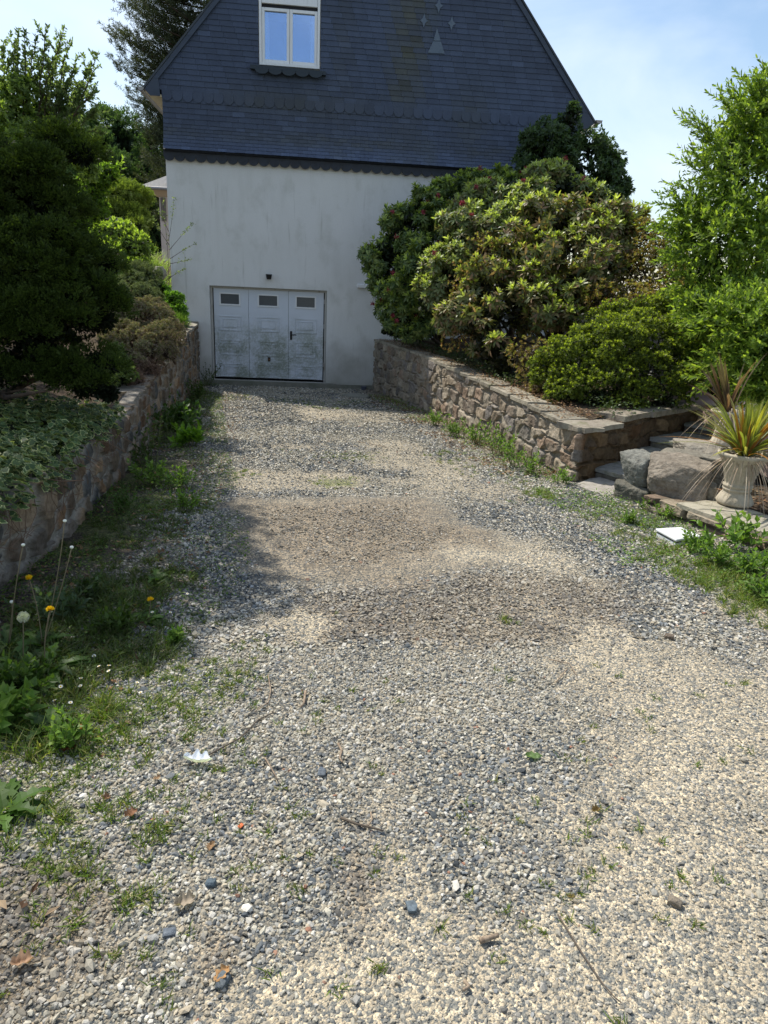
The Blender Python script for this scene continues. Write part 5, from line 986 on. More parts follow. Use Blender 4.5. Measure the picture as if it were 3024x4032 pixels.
for (px, py, bx, by) in [(1475, 255, 1560, 350), (1490, 250, 1570, 340), (1560, 195, 1640, 280), (1600, 165, 1659, 260), (1655, 150, 1690, 240), (1470, 345, 1540, 420), (1420, 440, 1500, 480), (1412, 490, 1480, 520), (1440, 420, 1510, 470), (1545, 210, 1620, 300), (1520, 300, 1580, 370), (1450, 600, 1520, 610), (1490, 330, 1550, 400), (1660, 180, 1700, 260), (1430, 560, 1500, 570), (1580, 230, 1640, 300), (1500, 270, 1570, 350), (1635, 175, 1670, 260), (1460, 400, 1520, 450), (1490, 780, 1560, 750), (1520, 800, 1570, 760), (1500, 690, 1560, 690)]:
    e = at(px, py, -7.0 + rng.uniform(-.3, .1)); b = at(bx, by, -7.1); pts = [b * (1 - u) + e * u + (0, 0, .05 * math.sin(PI * u)) for u in np.linspace(0, 1, 7)]; mb = MB(); mb.tube(pts, [.005 * (1 - u * .7) for u in np.linspace(0, 1, 7)], 5); mb.build('shoot', GST, t); pts = np.array(pts)
    sprigs(Lv, rng, pts[3:4], pts[4:5] - pts[3:4], 10, .16, .08, .022, CB); sprigs(Lv, rng, pts[5:6], pts[6:7] - pts[5:6], 13, .21, .08, .022, CB); sd_ = pts[[1, 2, 3, 4, 5]]; sprigs(Lv, rng, np.repeat(sd_, 3, 0), norm(rdir(rng, 15) * .8 + norm(e - b)), 9, .14, .058, .017, CB)
dark_core(Lv, rng, b_, 5000, [(.035, .06, .02)], .08, .03, .88); Lv.build('leaves', THIN, t); branches('stems', rng, (7.4, -6.8, .9), [b[:3] for b in b_], .03, t)
# ------------------------------------------------------------------ urns
URN = mat('cast_stone', (.44, .39, .30), rough=.9, spec=.15, noise=[(6, 5, (.27, .24, .18), .45, .72, (1, 1, .6), .85), (25, 4, '0.65,0.65,0.6', .5, .7, (1, 1, 1), .7), (70, 3, '1.2,1.2,1.15', .5, .7, (1, 1, 1), .5)], bump=(120, .4, .006))
def urn(c, s, label, rotx=0):
    t = plant('stone_urn', c, label, 'urn'); H = .485 * s; mb = MB(); n = 96
    fl = lambda a, z: (.005 * s * math.cos(a * 20) * (1 if .20 * s < z < .40 * s else 0)) + (.008 * s * abs(math.cos(a * 5)) * (1 if .015 * s < z < .11 * s else 0))
    pr = [(0, 0), (.135, 0), (.150, .012), (.152, .03), (.138, .06), (.118, .10), (.108, .125), (.113, .13), (.122, .138), (.122, .150), (.113, .158), (.115, .163), (.126, .170), (.126, .184), (.114, .194), (.116, .21), (.124, .25), (.134, .29), (.147, .33), (.163, .37), (.180, .405), (.200, .43), (.214, .447), (.218, .462), (.214, .475), (.200, .478), (.188, .470), (.176, .44), (.150, .425), (0, .43)]
    mb.lathe(c, [(r * s * 1.0, z * s) for r, z in pr], n, fl); mb.build('bowl', URN, t, smooth=True)
    mb = MB(); mb.lathe((c[0], c[1], c[2] + .432 * s), [(.17 * s, 0), (.10 * s, .012), (0, .02)], 16); mb.build('soil', SOIL, t, smooth=True); return t
def phormium(c, n, seedn, label, cols, L0, L1, W, spread, dead=0, name='flax_plant', tip=None, lean=(0, 0, 0)):
    rng = R_(seedn); t = plant(name, c, label, 'plant'); Lv = Leaves(); a = rng.uniform(0, 2 * PI, n); s_ = np.abs(rng.normal(0, spread, n)); D = np.stack([np.cos(a) * s_, np.sin(a) * s_, np.ones(n)], 1) + np.array(lean); P = np.array(c) + np.stack([np.cos(a), np.sin(a), 0 * a], 1) * rng.uniform(.0, .05, n)[:, None]
    ln = rng.uniform(L0, L1, n); side = norm(np.stack([-np.sin(a), np.cos(a), 0 * a], 1) + rng.normal(0, .5, (n, 3)) * (1, 1, 0)); C = pal(rng, n, cols, .15); bend = np.stack([np.cos(a) * s_ * .35, np.sin(a) * s_ * .35, -.10 - s_ * .25], 1)
    for off, cc, wk in ((0, C, 1), ):
        Lv.blades(P, D, bend, ln, W, C, C * 1.15 if tip is None else tip, 6, side=side)
    # pale margins along each leaf
    Lv.blades(P + side * W * .33, D, bend, ln * .97, W * .22, np.clip(C * 1.9, 0, .6), np.clip(C * 1.9, 0, .6), 6, side=side); Lv.blades(P - side * W * .33 + (0, 0, .002), D, bend, ln * .97, W * .22, np.clip(C * 1.9, 0, .6), np.clip(C * 1.9, 0, .6), 6, side=side)
    Lv.build('leaves', LEAF, t)
    if dead:
        Ld = Leaves(); m_ = dead; a = rng.uniform(0, 2 * PI, m_); a[: m_ // 2] = rng.uniform(PI * .8, PI * 1.6, m_ // 2); D = np.stack([np.cos(a), np.sin(a), rng.uniform(-.2, .5, m_)], 1); bend = np.stack([np.cos(a) * .1, np.sin(a) * .1, -rng.uniform(.7, 1.5, m_)], 1)
        Ld.blades(np.array(c) + D * .06, D, bend, rng.uniform(.25, .46, m_), .008, pal(rng, m_, [(.34, .27, .20), (.26, .20, .15), (.40, .34, .27)]), None, 6); Ld.build('dead_leaves', DRY, t)
    return t
U1 = (5.76, -9.86, .598); urn(U1, .93, 'pale fluted cast-stone urn standing on the slate coping of the low wall')
phormium((U1[0], U1[1], U1[2] + .41), 150, 301, 'spiky flax plant with gold and olive striped leaves in the front urn', [(.20, .22, .045), (.15, .17, .04), (.30, .28, .04), (.13, .15, .04), (.30, .14, .03), (.22, .21, .07)], .33, .66, .026, .62, 40)
U2 = (6.24, -8.74, .86); urn(U2, .72, 'pale cast-stone urn on the slab boulder behind the front urn, half hidden by leaves')
phormium((U2[0], U2[1], U2[2] + .32), 24, 302, 'bronze-purple flax plant with broad leaning leaves in the rear urn', [(.13, .075, .06), (.10, .065, .05), (.16, .09, .07), (.09, .07, .05)], .4, .78, .036, .45, 26, lean=(-.35, 0, 0))
# white cover of a meter box
t = plant('meter_box', atg(1460, 1165), 'white plastic meter box cover lying in the weeds below the low wall', 'box'); z = .52
q = [atz((x * 924 / 1659 + 2100) / S0, (y * 924 / 1659 + 1400) / S0, z) for x, y in ((862, 1222), (1012, 1302), (1192, 1276), (1042, 1210))]
WBX = mat('white_cover', (.66, .67, .66), rough=.5, noise=[(9, 4, '0.82,0.82,0.8', .45, .7, (1, 1, 1), .7), (60, 3, '0.7,0.7,0.68', .6, .72, (1, 1, 1), .6)])
def slabq(q, z0, z1, sh, name, m, par, bev):
    c = sum(q) / 4; Q = [c + (p_ - c) * sh for p_ in q]; mb = MB(); mb.add([(p_[0], p_[1], z0) for p_ in Q] + [(p_[0], p_[1], z1) for p_ in Q], [(3, 2, 1, 0), (4, 5, 6, 7), (0, 1, 5, 4), (1, 2, 6, 5), (2, 3, 7, 6), (3, 0, 4, 7)]); return mb.build(name, m, par, bevel=bev)
slabq(q, .498, .522, 1.0, 'lid', WBX, t, .010); slabq(q, .42, .490, .93, 'body', WBX, t, .01); slabq(q, .488, .499, .90, 'gasket', BLK, t, .001)
# drain things by the garage
def blobslab(name, c, rx, ry, h, m, label, cat, seedn, n=26):
    rng = R_(seedn); mb = MB(); V = [(c[0], c[1], c[2] + h)]; 
    for k, (rr, hh) in enumerate(((.5, h), (.92, h * .95), (1, h * .6), (1, -.03))):
        for i in range(n): a = 2 * PI * i / n; r = rr * (1 + .12 * math.sin(2 * a + seedn) + .08 * math.sin(5 * a)); V.append((c[0] + rx * r * math.cos(a), c[1] + ry * r * math.sin(a), c[2] + hh + rng.normal(0, .003)))
    F = [(0, 1 + i, 1 + (i + 1) % n) for i in range(n)]
    for k in range(3): F += [(1 + k * n + i, 1 + (k + 1) * n + i, 1 + (k + 1) * n + (i + 1) % n, 1 + k * n + (i + 1) % n) for i in range(n)]
    mb.add(V, F); o = mb.build(name, m); tag(o, label, cat); return o
c = atg(770, 858); blobslab('manhole_slab', (c[0], c[1], c[2]), .26, .22, .05, CONC, 'rough pale cement slab around a drain near the foot of the right wall', 'slab', 3)
c = atg(786, 843); mb = MB(); mb.lathe((c[0], c[1], c[2]), [(0.0, .0), (.055, 0), (.055, .06), (.062, .062), (.062, .085), (.0, .09)], 20); tag(mb.build('drain_cap', mat('grey_plastic', (.07, .08, .11), rough=.5), smooth=False), 'short grey plastic drain cap beside the cement slab', 'drain')
mb = MB(); c = atg(834, 848); mb.lathe((c[0], c[1], c[2] - .05), [(.0, 0), (.04, 0), (.04, .26), (.052, .262), (.056, .30), (.05, .33), (0, .335)], 18); tag(mb.build('standpipe', mat('dark_pipe', (.035, .045, .05), rough=.5)), 'dark upright pipe stub at the foot of the right wall near the garage', 'pipe')
c = atg(758, 838); blobslab('flat_stone', c, .14, .06, .03, CONC, 'flat dark stone lying at the foot of the house wall behind the drain', 'stone', 5)
# ------------------------------------------------------------------ weeds and grass
def leafrosette(Lv, rng, c, n, Ln, W, cols, th=1.15):
    """long toothed basal leaves of a dandelion or dock"""
    for k in range(n):
        a = rng.uniform(0, 2 * PI); L_ = Ln * rng.uniform(.6, 1.15); el = rng.uniform(.15, .9); d = np.array([math.cos(a) * math.cos(el), math.sin(a) * math.cos(el), math.sin(el)]); s_ = np.array([-math.sin(a), math.cos(a), 0]); m_ = 9; col_ = pal(rng, 1, cols)[0]; V = []; 
        for j in range(m_):
            u = j / (m_ - 1); cpos = np.array(c) + d * L_ * u + np.array([0, 0, -.55 * L_ * u * u * math.sin(el + .3)]); wd = W * math.sin(PI * min(.98, u ** .75 * .93 + .04)) * (1.0 if j % 2 else .48); V += [cpos - s_ * wd + (0, 0, wd * .3), cpos, cpos + s_ * wd + (0, 0, wd * .3)]
        V = np.array(V); i = np.arange(m_ - 1) * 3; F = np.concatenate([np.stack([i, i + 1, i + 4, i + 3], 1), np.stack([i + 1, i + 2, i + 5, i + 4], 1)]); Lv.V.append(V); Lv.F[4].append(F + Lv.n); Lv.C.append(np.tile(col_, (len(V), 1))); Lv.n += len(V)
WG = [(.11, .20, .035), (.14, .24, .04), (.09, .16, .03), (.18, .27, .05)]
PETAL = mat('yellow_petal', (.75, .50, .01), rough=.6, trans=.2); FLUFF = mat('seed_fluff', (.6, .6, .58), rough=.9, trans=.4); WPET = mat('white_petal', (.8, .8, .78), rough=.7, trans=.2); GSTEM = mat('flower_stem', (.16, .13, .07), rough=.6)
def dandelion(px, py, label, heads, seedn, Ln=.2):
    rng = R_(seedn); c = atg(px, py); c[2] = float(gz(c[0], c[1])); t = plant('dandelion', c, label, 'weed', None); Lv = Leaves(); leafrosette(Lv, rng, c, 16, Ln, .028, [(.06, .12, .02), (.08, .15, .025), (.05, .095, .02)]); Lv.build('leaves', LEAF, t)
    for (hx, hy, kind) in heads:
        d = ray(hx, hy); k = ((c - CAM) @ CF + .05 * 0) / (d @ CF); hp = CAM + d * k; mb = MB(); mid = (c + hp) / 2 + np.array([rng.uniform(-.02, .02), rng.uniform(-.03, .03), .01]); pts = [c * (1 - u) ** 2 + 2 * mid * u * (1 - u) + hp * u * u for u in np.linspace(0, 1, 8)]; mb.tube(pts, .0023, 6); st_ = mb.build('flower_stem', GSTEM, t, smooth=True)
        if kind == 'y':
            L2 = Leaves(); n = 80; a = rng.uniform(0, 2 * PI, n); el = rng.uniform(.1, 1.4, n); D = np.stack([np.cos(a) * np.cos(el), np.sin(a) * np.cos(el), np.sin(el)], 1); L2.add(np.repeat(hp[None], n, 0), D, rdir(rng, n), .021, .0055, (.7, .46, .01), 'q'); L2.build('flower_head', PETAL, t)
        elif kind == 's':
            L2 = Leaves(); n = 260; D = rdir(rng, n); L2.add(hp + D * .004, D, rdir(rng, n), .024, .0022, (.6, .6, .58), 'q'); E_ = hp + D * .022; L2.add(np.repeat(E_, 3, 0), rdir(rng, n * 3), rdir(rng, n * 3), .007, .0012, (.7, .7, .7), 'q'); L2.build('seed_head', FLUFF, t)
        else:
            mb = MB(); mb.lathe(hp - (0, 0, .006), [(0, 0), (.006, .0), (.009, .006), (.007, .011), (0, .013)], 10); mb.build('bald_head', WPET, t, smooth=True)
    return t
dandelion(100, 1460, 'dandelion with a big open yellow flower in the shaded weeds at the left edge', [(108, 1318, 'y')], 401, .24)
dandelion(50, 1440, 'dandelion with a round white seed head at the left edge', [(50, 1333, 's')], 402)
dandelion(18, 1400, 'tall dandelion with a bald pale flower head leaning against the left wall', [(50, 1177, 'b'), (25, 1300, 'b')], 403)
dandelion(92, 1400, 'dandelion with two long bare stalks and a small closed yellow flower', [(140, 1125, 'b'), (155, 1182, 'b'), (63, 1250, 'y')], 404)
dandelion(318, 1345, 'dandelion with a small yellow flower among the grass left of the dark shadow', [(325, 1297, 'y')], 405, .13)
dandelion(340, 1250, 'flat dandelion rosette without flowers in the middle of the left weed strip', [], 406, .17)
dandelion(110, 1590, 'spreading sunlit rosette weed at the left edge below the daisies', [], 407, .18)
dandelion(10, 1760, 'light green rosette cut by the left edge of the picture', [], 408, .16)
# daisies
rng = R_(410); d0 = None
for i, (px, py) in enumerate([(125, 1450), (143, 1457), (216, 1449), (237, 1447), (197, 1465), (133, 1480), (177, 1478), (176, 1494), (134, 1496), (237, 1462), (205, 1425), (120, 1520), (155, 1530), (405, 1285), (330, 1325), (369, 1330), (298, 1485), (305, 1505)]):
    c = atg(px, py + 12); z = c[2] + .035 + rng.uniform(0, .02)
    if d0 is None:
        t = plant('daisy', (0, 0, 0), 'tiny white daisy in the grass of the left weed strip', 'daisy', 'tiny white daisies'); mb = MB(); mb.tube([(0, 0, -.05), (0, 0, 0)], .0012, 5); mb.build('flower_stem', GSTEM, t)
        L2 = Leaves(); a = np.linspace(0, 2 * PI, 14)[:-1]; L2.add(np.zeros((13, 3)), np.stack([np.cos(a), np.sin(a), .25 + 0 * a], 1), np.array([[0, 0, 1.]] * 13), .010, .004, (.8, .8, .8), 'q'); L2.build('petals', WPET, t); mb = MB(); mb.lathe((0, 0, .0005), [(.0035, 0), (.003, .002), (0, .003)], 8); mb.build('flower_centre', PETAL, t); d0 = t; t.location = (c[0], c[1], z); del t['_o']
    else:
        r_ = d0.copy(); col.objects.link(r_); r_.location = (c[0], c[1], z); r_.rotation_euler = (rng.uniform(-.5, .5), rng.uniform(-.4, .4), rng.uniform(0, 6))
        for ch in d0.children: q_ = ch.copy(); col.objects.link(q_); q_.parent = r_
# leafy weeds as plants
def weed(px, py, h, n, label, seedn, cols=WG, Ln=.05, W=.024, lean=.35, name='weed'):
    rng = R_(seedn); c = atg(px, py); c[2] = float(gz(c[0], c[1])); t = plant(name, c, label, 'weed'); Lv = Leaves(); mb = MB()
    for k in range(n):
        b = c + rng.normal(0, h * .22, 3) * (1, 1, 0); e = b + np.array([rng.normal(0, lean * h), rng.normal(0, lean * h), h * rng.uniform(.5, 1.1)]); mb.tube([b, (b + e) / 2 + (0, 0, .01), e], [.003, .0025, .0015], 4); sprigs(Lv, rng, b[None] * .7 + e[None] * .3, (e - b)[None], 9, np.linalg.norm(e - b) * .75, Ln, W, cols, 1.0, 'ov')
    mb.build('stems', mat('weed_stem', (.10, .12, .04)), t); Lv.build('leaves', LEAF, t)
k = 0
for (px, py, h, n, lab, Ln) in [(940, 920, .22, 12, 'leafy weed in the sun against the right wall, farthest of its row', .05), (985, 945, .26, 16, 'pale bushy weed at the foot of the right wall, second from the garage', .05), (1030, 960, .26, 14, 'weed clump in the middle of the row along the right wall', .05), (1080, 985, .34, 15, 'tallest upright weed of the row along the right wall', .055),
        (1150, 1025, .22, 12, 'loose weed clump against the right wall short of its corner', .045), (1215, 1045, .15, 9, 'small bright weed at the corner of the right wall', .05), (1110, 1010, .24, 10, 'thin weed between the tall one and the wall corner', .045),
        (1500, 1190, .14, 14, 'low weed tuft just below the white meter cover', .05), (1585, 1190, .30, 12, 'big floppy-leaved weed right of the white meter cover', .085), (1620, 1240, .16, 14, 'weed clump spreading at the right edge of the drive', .06), (1440, 1120, .14, 8, 'weed growing in front of the boulders', .045), (1395, 1100, .12, 8, 'small weed at the foot of the upright boulder', .04),
        (1360, 1130, .10, 12, 'low weed patch on the gravel in front of the steps', .035), (1550, 1220, .15, 14, 'weed patch with narrow leaves below the low wall', .05), (1480, 1060, .16, 7, 'small weed rooted in the joint under the large boulder', .035), (1650, 1290, .14, 14, 'grassy weed patch running out of the picture at the right edge', .05)]:
    weed(px, py, h, int(n * 1.6), lab, 500 + k, Ln=Ln, W=Ln * .46); k += 1
for (px, py, h, n, lab, Ln, cc) in [(440, 835, .35, 12, 'dark creeping weed in the shade beside the garage door', .05, [(.04, .07, .02), (.06, .1, .025)]), (425, 870, .28, 14, 'nettle-like weed in the shade at the foot of the left wall near the garage', .06, [(.05, .09, .02)]), (390, 930, .25, 14, 'broad-leaved dock at the foot of the left wall, partly in shade', .11, [(.06, .12, .025)]), (405, 965, .16, 10, 'bright sunlit dock leaves sticking out of the shade by the left wall', .11, [(.14, .26, .03)]),
        (345, 950, .45, 12, 'tall dark weed leaning on the left wall', .07, [(.045, .08, .02)]), (310, 1000, .35, 10, 'straggly dark weed at the foot of the left wall beside the brown patch', .055, [(.05, .08, .02)]), (385, 1060, .18, 14, 'bushy light weed with small leaves at the edge of the brown patch', .045, WG), (330, 1050, .2, 14, 'weed with one yellowed leaf along the left wall', .05, WG), (265, 1110, .14, 18, 'feathery dark green weed close to the left wall', .03, [(.06, .12, .02)]), (400, 1110, .12, 12, 'sunlit low weed left of the brown earth patch', .04, [(.13, .22, .03)]),
        (120, 1340, .2, 14, 'ivy-leaved weed under the bare dandelion stalks', .045, [(.07, .11, .05)]), (200, 1290, .14, 14, 'dark low weed in the shade of the left strip', .04, [(.05, .08, .025)]), (60, 1500, .16, 16, 'bushy shaded weed at the left edge', .05, [(.06, .11, .02)]), (250, 1370, .14, 18, 'shaded weed clump in the middle of the left strip', .04, [(.06, .10, .02)]), (380, 1390, .08, 12, 'flat small weed at the right side of the left strip', .03, WG), (20, 1560, .14, 10, 'long-leaved weed at the left edge above the sunlit rosette', .07, WG), (150, 1620, .12, 12, 'sunlit small weed beside the dry brown leaves', .035, WG)]:
    weed(px, py, h * (1.25 if py < 1250 else .85), int(n * 1.9), lab, 500 + k, cc, Ln=Ln * 1.1, W=Ln * .5); k += 1
# grass tufts (stuff): thin blades in patches
rng = R_(600); Lv = Leaves()
def tuft(px, py, rad, n, h, cols, dens=14):
    global Lv
    c = atg(px, py); a = rng.uniform(0, 2 * PI, n); r = rad * np.sqrt(rng.random(n)); cx = c[0] + r * np.cos(a); cy_ = c[1] + r * np.sin(a); ok = (cx > lwx(cy_) + .02) & ((cy_ < -8.5) | (cx < rwx(cy_) - .02)); cx, cy_ = cx[ok], cy_[ok]; m_ = len(cx)
    if m_ == 0: return
    P = np.repeat(p3(cx, cy_, gz(cx, cy_)), dens, 0) + rng.normal(0, .010, (m_ * dens, 3)) * (1, 1, 0); q = len(P); D = rng.normal(0, .6, (q, 3)); D[:, 2] = 1; bd = rng.normal(0, .35, (q, 3)); bd[:, 2] = -.25; Lv.blades(P, D, bd, h * rng.uniform(.4, 1.1, q), .0032 + .02 * h, pal(rng, q, cols, .2), None, 2)
GC = [(.11, .17, .03), (.15, .21, .04), (.08, .13, .02), (.22, .22, .07)]; GD = [(.06, .10, .02), (.08, .12, .025), (.10, .11, .04)]
for q in [(180, 1330, .35, 130, .10, GD), (260, 1290, .3, 90, .12, GD), (100, 1420, .35, 140, .11, GD), (230, 1430, .25, 80, .09, GD), (300, 1390, .25, 70, .08, GD), (330, 1240, .3, 60, .08, GD), (300, 1150, .35, 90, .06, GD), (380, 1100, .3, 80, .05, GC), (60, 1560, .3, 110, .10, GC), (180, 1560, .25, 50, .07, GC),
          (60, 1650, .25, 50, .06, GC), (200, 1640, .2, 30, .05, GC), (300, 1520, .3, 25, .05, GC), (430, 1500, .2, 22, .05, GC), (520, 1465, .15, 12, .05, GC), (560, 1405, .1, 6, .04, GC), (60, 1790, .12, 24, .06, GC), (150, 1860, .12, 12, .05, GC), (150, 1950, .10, 9, .05, GC), (290, 1820, .2, 12, .04, GC), (340, 1810, .06, 10, .05, GC), (300, 1960, .05, 8, .05, GC), (240, 1750, .08, 12, .05, GC),
          (640, 868, .5, 50, .05, GC), (740, 870, .5, 40, .05, GC), (690, 880, .4, 25, .05, GC), (500, 860, .5, 60, .05, GC), (780, 880, .6, 20, .05, GD), (740, 985, .35, 28, .04, GC), (730, 1040, .3, 18, .04, GC), (1170, 1070, .16, 34, .07, GC), (1100, 1020, .6, 60, .04, GC), (1200, 1080, .5, 40, .04, GC), (1330, 1110, .4, 90, .06, GC), (1420, 1160, .35, 90, .06, GC), (1500, 1220, .4, 120, .08, GC), (1600, 1260, .4, 150, .09, GC), (1650, 1320, .25, 60, .07, GC), (1260, 1140, .3, 16, .03, GC), (1370, 1180, .3, 16, .03, GC),
          (1000, 990, .5, 40, .06, GC), (900, 900, .4, 20, .05, GD), (430, 1090, .25, 30, .04, GC), (420, 1430, .15, 12, .04, GC), (1100, 1345, .05, 5, .05, GC), (620, 1520, .3, 5, .03, GC), (700, 1540, .3, 4, .03, GC), (460, 1600, .3, 9, .035, GC), (400, 1700, .4, 10, .035, GC), (500, 1780, .3, 6, .035, GC), (640, 1340, .3, 4, .03, GC), (440, 1340, .2, 10, .05, GD), (380, 1250, .2, 20, .06, GD), (640, 985, .4, 10, .03, GC), (520, 1025, .2, 20, .04, GC), (800, 990, .3, 12, .03, GC)]: tuft(*q)
for i in range(70): tuft(rng.uniform(0, 1659), rng.uniform(1400, 2212), .12, 2, .032, GC)
for i in range(170):
    c = (rng.uniform(0, 430) if i % 2 else rng.uniform(0, 260), rng.uniform(1060, 1620)); tuft(c[0], c[1], .10, 4, .045, GD if c[1] < 1400 else GC)
tag(Lv.build('grass', LEAF), 'thin green and yellowed grass tufts growing through the gravel', 'grass', None, 'stuff')
# creeping small leaves and dead litter (stuff)
rng = R_(601); Lv = Leaves()
def scatter(x0, x1, y0, y1, n, cols, Ln, W, fz=.04, flat=.5):
    y = rng.uniform(y0, y1, n); x = x0(y) + (x1(y) - x0(y)) * rng.random(n) ** 1.4; ok = fbm(p3(x * 2.4, y * 2.4), 61, 3) > .46; x, y = x[ok], y[ok]; m_ = len(x); Lv.add(p3(x, y, gz(x, y) + rng.uniform(.004, fz, m_)), rdir(rng, m_) * (1, 1, flat), rdir(rng, m_) * .5 + (0, 0, 1), Ln * rng.uniform(.6, 1.3, m_), W * rng.uniform(.6, 1.3, m_), pal(rng, m_, cols, .2))
scatter(lambda y: lwx(y) + .03, lambda y: lwx(y) + np.interp(y, [-13.5, -12.6, -11.5, -8, -3, 0], [.2, .7, 1.35, 1.0, .6, .4]), -13.2, -.1, 24000, [(.07, .12, .025), (.09, .15, .03), (.05, .08, .02), (.12, .18, .035)], .022, .013, .05)
scatter(lambda y: rwx(y) - .03, lambda y: rwx(y) - .5, -8.6, -1.2, 3200, WG, .026, .014, .06)
scatter(lambda y: 5.6 + 0 * y, lambda y: 4.3 + 0 * y, -11.6, -8.9, 5200, WG, .026, .014, .05)
tag(Lv.build('creeping_weeds', LEAF), 'creeping small-leaved ground cover at both edges of the drive', 'ground cover', None, 'stuff')
Lv = Leaves(); BR = [(.16, .09, .05), (.22, .13, .07), (.11, .065, .04), (.30, .22, .14)]
scatter(lambda y: rwx(y) - .05, lambda y: rwx(y) - .75, -8.3, -1, 3200, BR, .040, .024, .02, .3); scatter(lambda y: lwx(y) + .03, lambda y: lwx(y) + 1.0, -13.8, -1, 2600, BR, .038, .022, .02, .3)
y = rng.uniform(-8, -.3, 2600); x = rwx(y) + rng.uniform(-.02, .5, 2600); Lv.add(p3(x, y, ztr(x, y) + .05 + rng.uniform(0, .02, 2600)), rdir(rng, 2600) * (1, 1, .2), (0, 0, 1) + rdir(rng, 2600) * .3, .035, .02, pal(rng, 2600, BR)); y = rng.uniform(-12, -9.3, 1500); x = np.interp(-y, [9.2, 10.64, 12.5], [5.3, 5.8, 6.4]) + .3 + rng.random(1500) * 1.2; Lv.add(p3(x, y, .58 + rng.uniform(0, .03, 1500)), rdir(rng, 1500) * (1, 1, .2), (0, 0, 1) + rdir(rng, 1500) * .3, .05, .03, pal(rng, 1500, BR))
tag(Lv.build('leaf_litter', DRY), 'fine dead brown leaf litter along the walls and beds', 'leaf litter', None, 'stuff')
# ------------------------------------------------------------------ single things lying on the drive
def curled(name, px, py, L_, W_, colr, label, cat, rotz, curl=.5, seedn=1, m=None, group=None, lobes=0, lift=.012):
    rng = R_(seedn); c = atg(px, py); c[2] = float(gz(c[0], c[1])) + lift; n, k = 14, 9; V = []; Cc = []
    for i in range(n):
        u = i / (n - 1); w_ = W_ * .5 * math.sin(PI * (u * .92 + .05)) ** .8 * (1 + (lobes * .35 * math.sin(u * 19) if lobes else 0))
        for j in range(k):
            v_ = (j / (k - 1) - .5) * 2; x = (u - .5) * L_; y = v_ * w_; z = curl * (abs(v_) ** 1.5) * w_ * 1.2 + curl * .5 * L_ * (u - .5) ** 2 * 1.6 + (vn(np.array([u * 5, v_ * 2, seedn])) - .5) * .012
            V.append((c[0] + x * math.cos(rotz) - y * math.sin(rotz), c[1] + x * math.sin(rotz) + y * math.cos(rotz), c[2] + z)); rib = 1.25 if j == k // 2 or (i % 3 == 0 and abs(v_) < .8) else 1; Cc.append(np.array(colr) * rib * rng.uniform(.9, 1.1))
    F = [(i * k + j, i * k + j + 1, (i + 1) * k + j + 1, (i + 1) * k + j) for i in range(n - 1) for j in range(k - 1)]
    o = npmesh(name, V, np.array(F), m or DRY, None, np.array(Cc), True); tag(o, label, cat, group); return o
curled('green_leaf', 1152, 1640, .062, .036, (.13, .20, .07), 'single fresh green leaf with clear veins lying on the gravel', 'leaf', -.1, .35, 3, LEAF, lobes=.6)
for i, (px, py, L_, W_, cc, lab, rz) in enumerate([(170, 1590, .14, .09, (.24, .10, .04), 'large curled rust-brown leaf in the weeds at the left, topmost of the brown cluster', 1.1), (150, 1630, .12, .08, (.20, .08, .035), 'dark rust-brown leaf at the bottom of the brown cluster at the left', .4), (212, 1605, .07, .05, (.30, .18, .10), 'small tan curled leaf just right of the brown cluster', 2.0),
        (285, 1770, .10, .07, (.22, .12, .07), 'reddish curled leaf on the gravel in the left foreground', .8), (400, 1960, .13, .085, (.30, .25, .19), 'big pale brown lobed leaf on the gravel, lower left of centre', .3), (480, 2115, .11, .06, (.38, .22, .10), 'orange-brown folded leaf near the bottom edge', .9), (50, 2090, .12, .08, (.30, .19, .12), 'pinkish brown crumpled leaf near the lower left corner', .2),
        (1285, 1760, .075, .05, (.24, .17, .08), 'small olive-brown curled leaf on the gravel at lower right', .5), (1230, 1950, .06, .02, (.20, .16, .06), 'narrow yellowish curled leaf at lower right', -.3), (455, 1840, .08, .055, (.25, .16, .09), 'brown torn leaf beside a grass tuft at lower left', 1.5), (400, 1300, .09, .06, (.30, .25, .20), 'pale dead leaf standing in the shaded weeds', 1.2), (390, 1150, .12, .05, (.16, .07, .05), 'dark red-brown dead leaf at the edge of the earth patch', -.5), (230, 1735, .07, .05, (.22, .13, .08), 'small brown leaf half buried among grass at left', .1), (560, 1500, .07, .03, (.26, .2, .15), 'narrow pale leaf on the gravel left of centre', .0), (340, 1690, .06, .04, (.3, .2, .12), 'light brown leaf scrap between stones at left', .7)]):
    curled('dead_leaf', px, py, L_ * .42, W_ * .46, cc, lab, 'dead leaf', rz, .7, 20 + i, lobes=1)
curled('tissue', 428, 1655, .10, .045, (.72, .74, .78), 'crumpled white tissue on the gravel at the left', 'litter', -.15, .9, 50, lobes=1, lift=.015)
TW = mat('twig_bark', (.30, .23, .16), rough=.9, noise=[(80, 3, (.14, .10, .07), .45, .65, (1, 1, 1), .8)]); TWD = mat('dark_twig', (.10, .08, .06), rough=.9)
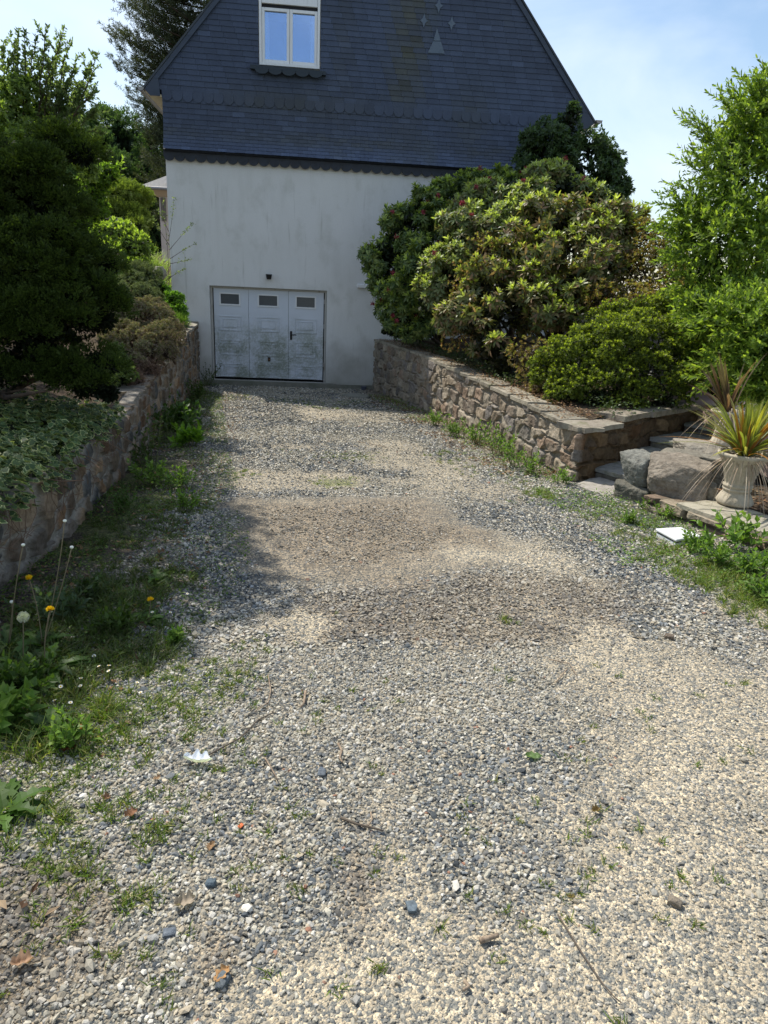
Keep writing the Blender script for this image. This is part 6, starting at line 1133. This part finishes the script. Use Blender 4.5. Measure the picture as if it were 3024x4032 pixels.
for i, (pp, r, lab, m) in enumerate([([(735, 1775), (770, 1790), (800, 1797), (828, 1805)], .0045, 'dark thin stick on the gravel in the centre foreground', TWD), ([(800, 1762), (803, 1780), (795, 1792), (780, 1795)], .003, 'pale curved twig beside the dark stick in the centre foreground', TW), ([(730, 1610), (738, 1625), (733, 1640), (740, 1650)], .005, 'short pale bent twig left of centre', TW), ([(655, 1500), (650, 1535)], .006, 'straight pale stick pointing at the garage', TW),
        ([(580, 1465), (586, 1500), (580, 1525), (550, 1545)], .003, 'long thin pale bent stalk left of the straight stick', TW), ([(410, 1660), (520, 1600), (560, 1560), (590, 1545)], .0035, 'long wiry twig crossing the gravel beside the tissue', TWD), ([(1200, 1480), (1225, 1450)], .0035, 'thin twig on the right half of the drive', TW), ([(1185, 1430), (1230, 1440), (1245, 1465)], .003, 'curved thin brown twig right of centre', TW), ([(1205, 1985), (1255, 2065), (1300, 2130), (1340, 2175)], .0024, 'long thin brown twig at the lower right', TWD), ([(1040, 2045), (1075, 2035)], .008, 'thick grey stub of wood at lower centre', TW), ([(1005, 2128), (1015, 2140), (1000, 2150)], .005, 'pale hooked twig near the bottom edge', TW), ([(770, 955), (840, 968)], .004, 'thin pale stalk lying far up the drive', TW), ([(330, 1020), (440, 1003)], .005, 'long thin dark stick in front of the brown patch', TWD), ([(570, 1640), (600, 1690)], .003, 'thin straw stalk left of the pale twig', TW)]):
    P = [np.array([*atg(*q)[:2], 0]) for q in pp]
    for p_ in P: p_[2] = float(gz(p_[0], p_[1])) + r + .008
    fine = []
    for a_, b_q in zip(P[:-1], P[1:]):
        for u in (0, .33, .66): fine.append(a_ * (1 - u) + b_q * u + R_(i).normal(0, r * .8, 3) * (1, 1, .3))
    fine.append(P[-1]); mb = MB(); mb.tube(fine, [r * (1 - .4 * j / len(fine)) for j in range(len(fine))], 7); tag(mb.build('twig', m, smooth=True), lab, 'twig')
def rock(px, py, d, colr, label, seedn, flat=.5):
    c = atg(px, py); o = boulder('stone', (c[0], c[1], float(gz(c[0], c[1])) + d * flat * .35), (d, d * .75, d * flat), seedn * 1.3, seedn, colr, p=3, sub=9, rough=.16); tag(o, label, 'stone')
rock(888, 1970, .042, (.12, .15, .17), 'flat blue-grey angular stone on the gravel, largest in the lower centre', 11); rock(455, 1915, .034, (.10, .13, .15), 'blue-grey stone at lower left of centre', 12, .6); rock(480, 2125, .045, (.13, .15, .16), 'grey-blue stone near the bottom edge left of centre', 13); rock(1455, 1960, .04, (.20, .17, .13), 'brownish squared stone at lower right', 14, .7); rock(225, 990 + 0, .1, (.2, .16, .12), 'brown stone at the foot of the left wall beside the brown patch', 15); rock(390, 986, .10, (.23, .19, .15), 'flat tan stone on the brown patch left of the drive', 16, .45); rock(367, 2018, .036, (.13, .15, .17), 'dark blue stone in the grass near the lower left', 17); rock(695, 1670, .045, (.12, .14, .16), 'blue-grey stone left of the pale bent twig', 18); rock(1445, 1380, .05, (.16, .13, .1), 'brown stone on the right part of the drive', 19, .6); rock(520, 1790, .02, (.55, .16, .07), 'tiny orange brick chip on the gravel', 20)
rock(330, 2030, .03, (.3, .3, .28), 'small pale grey stone beside the dark blue one near the lower left', 22)
finish_parents()
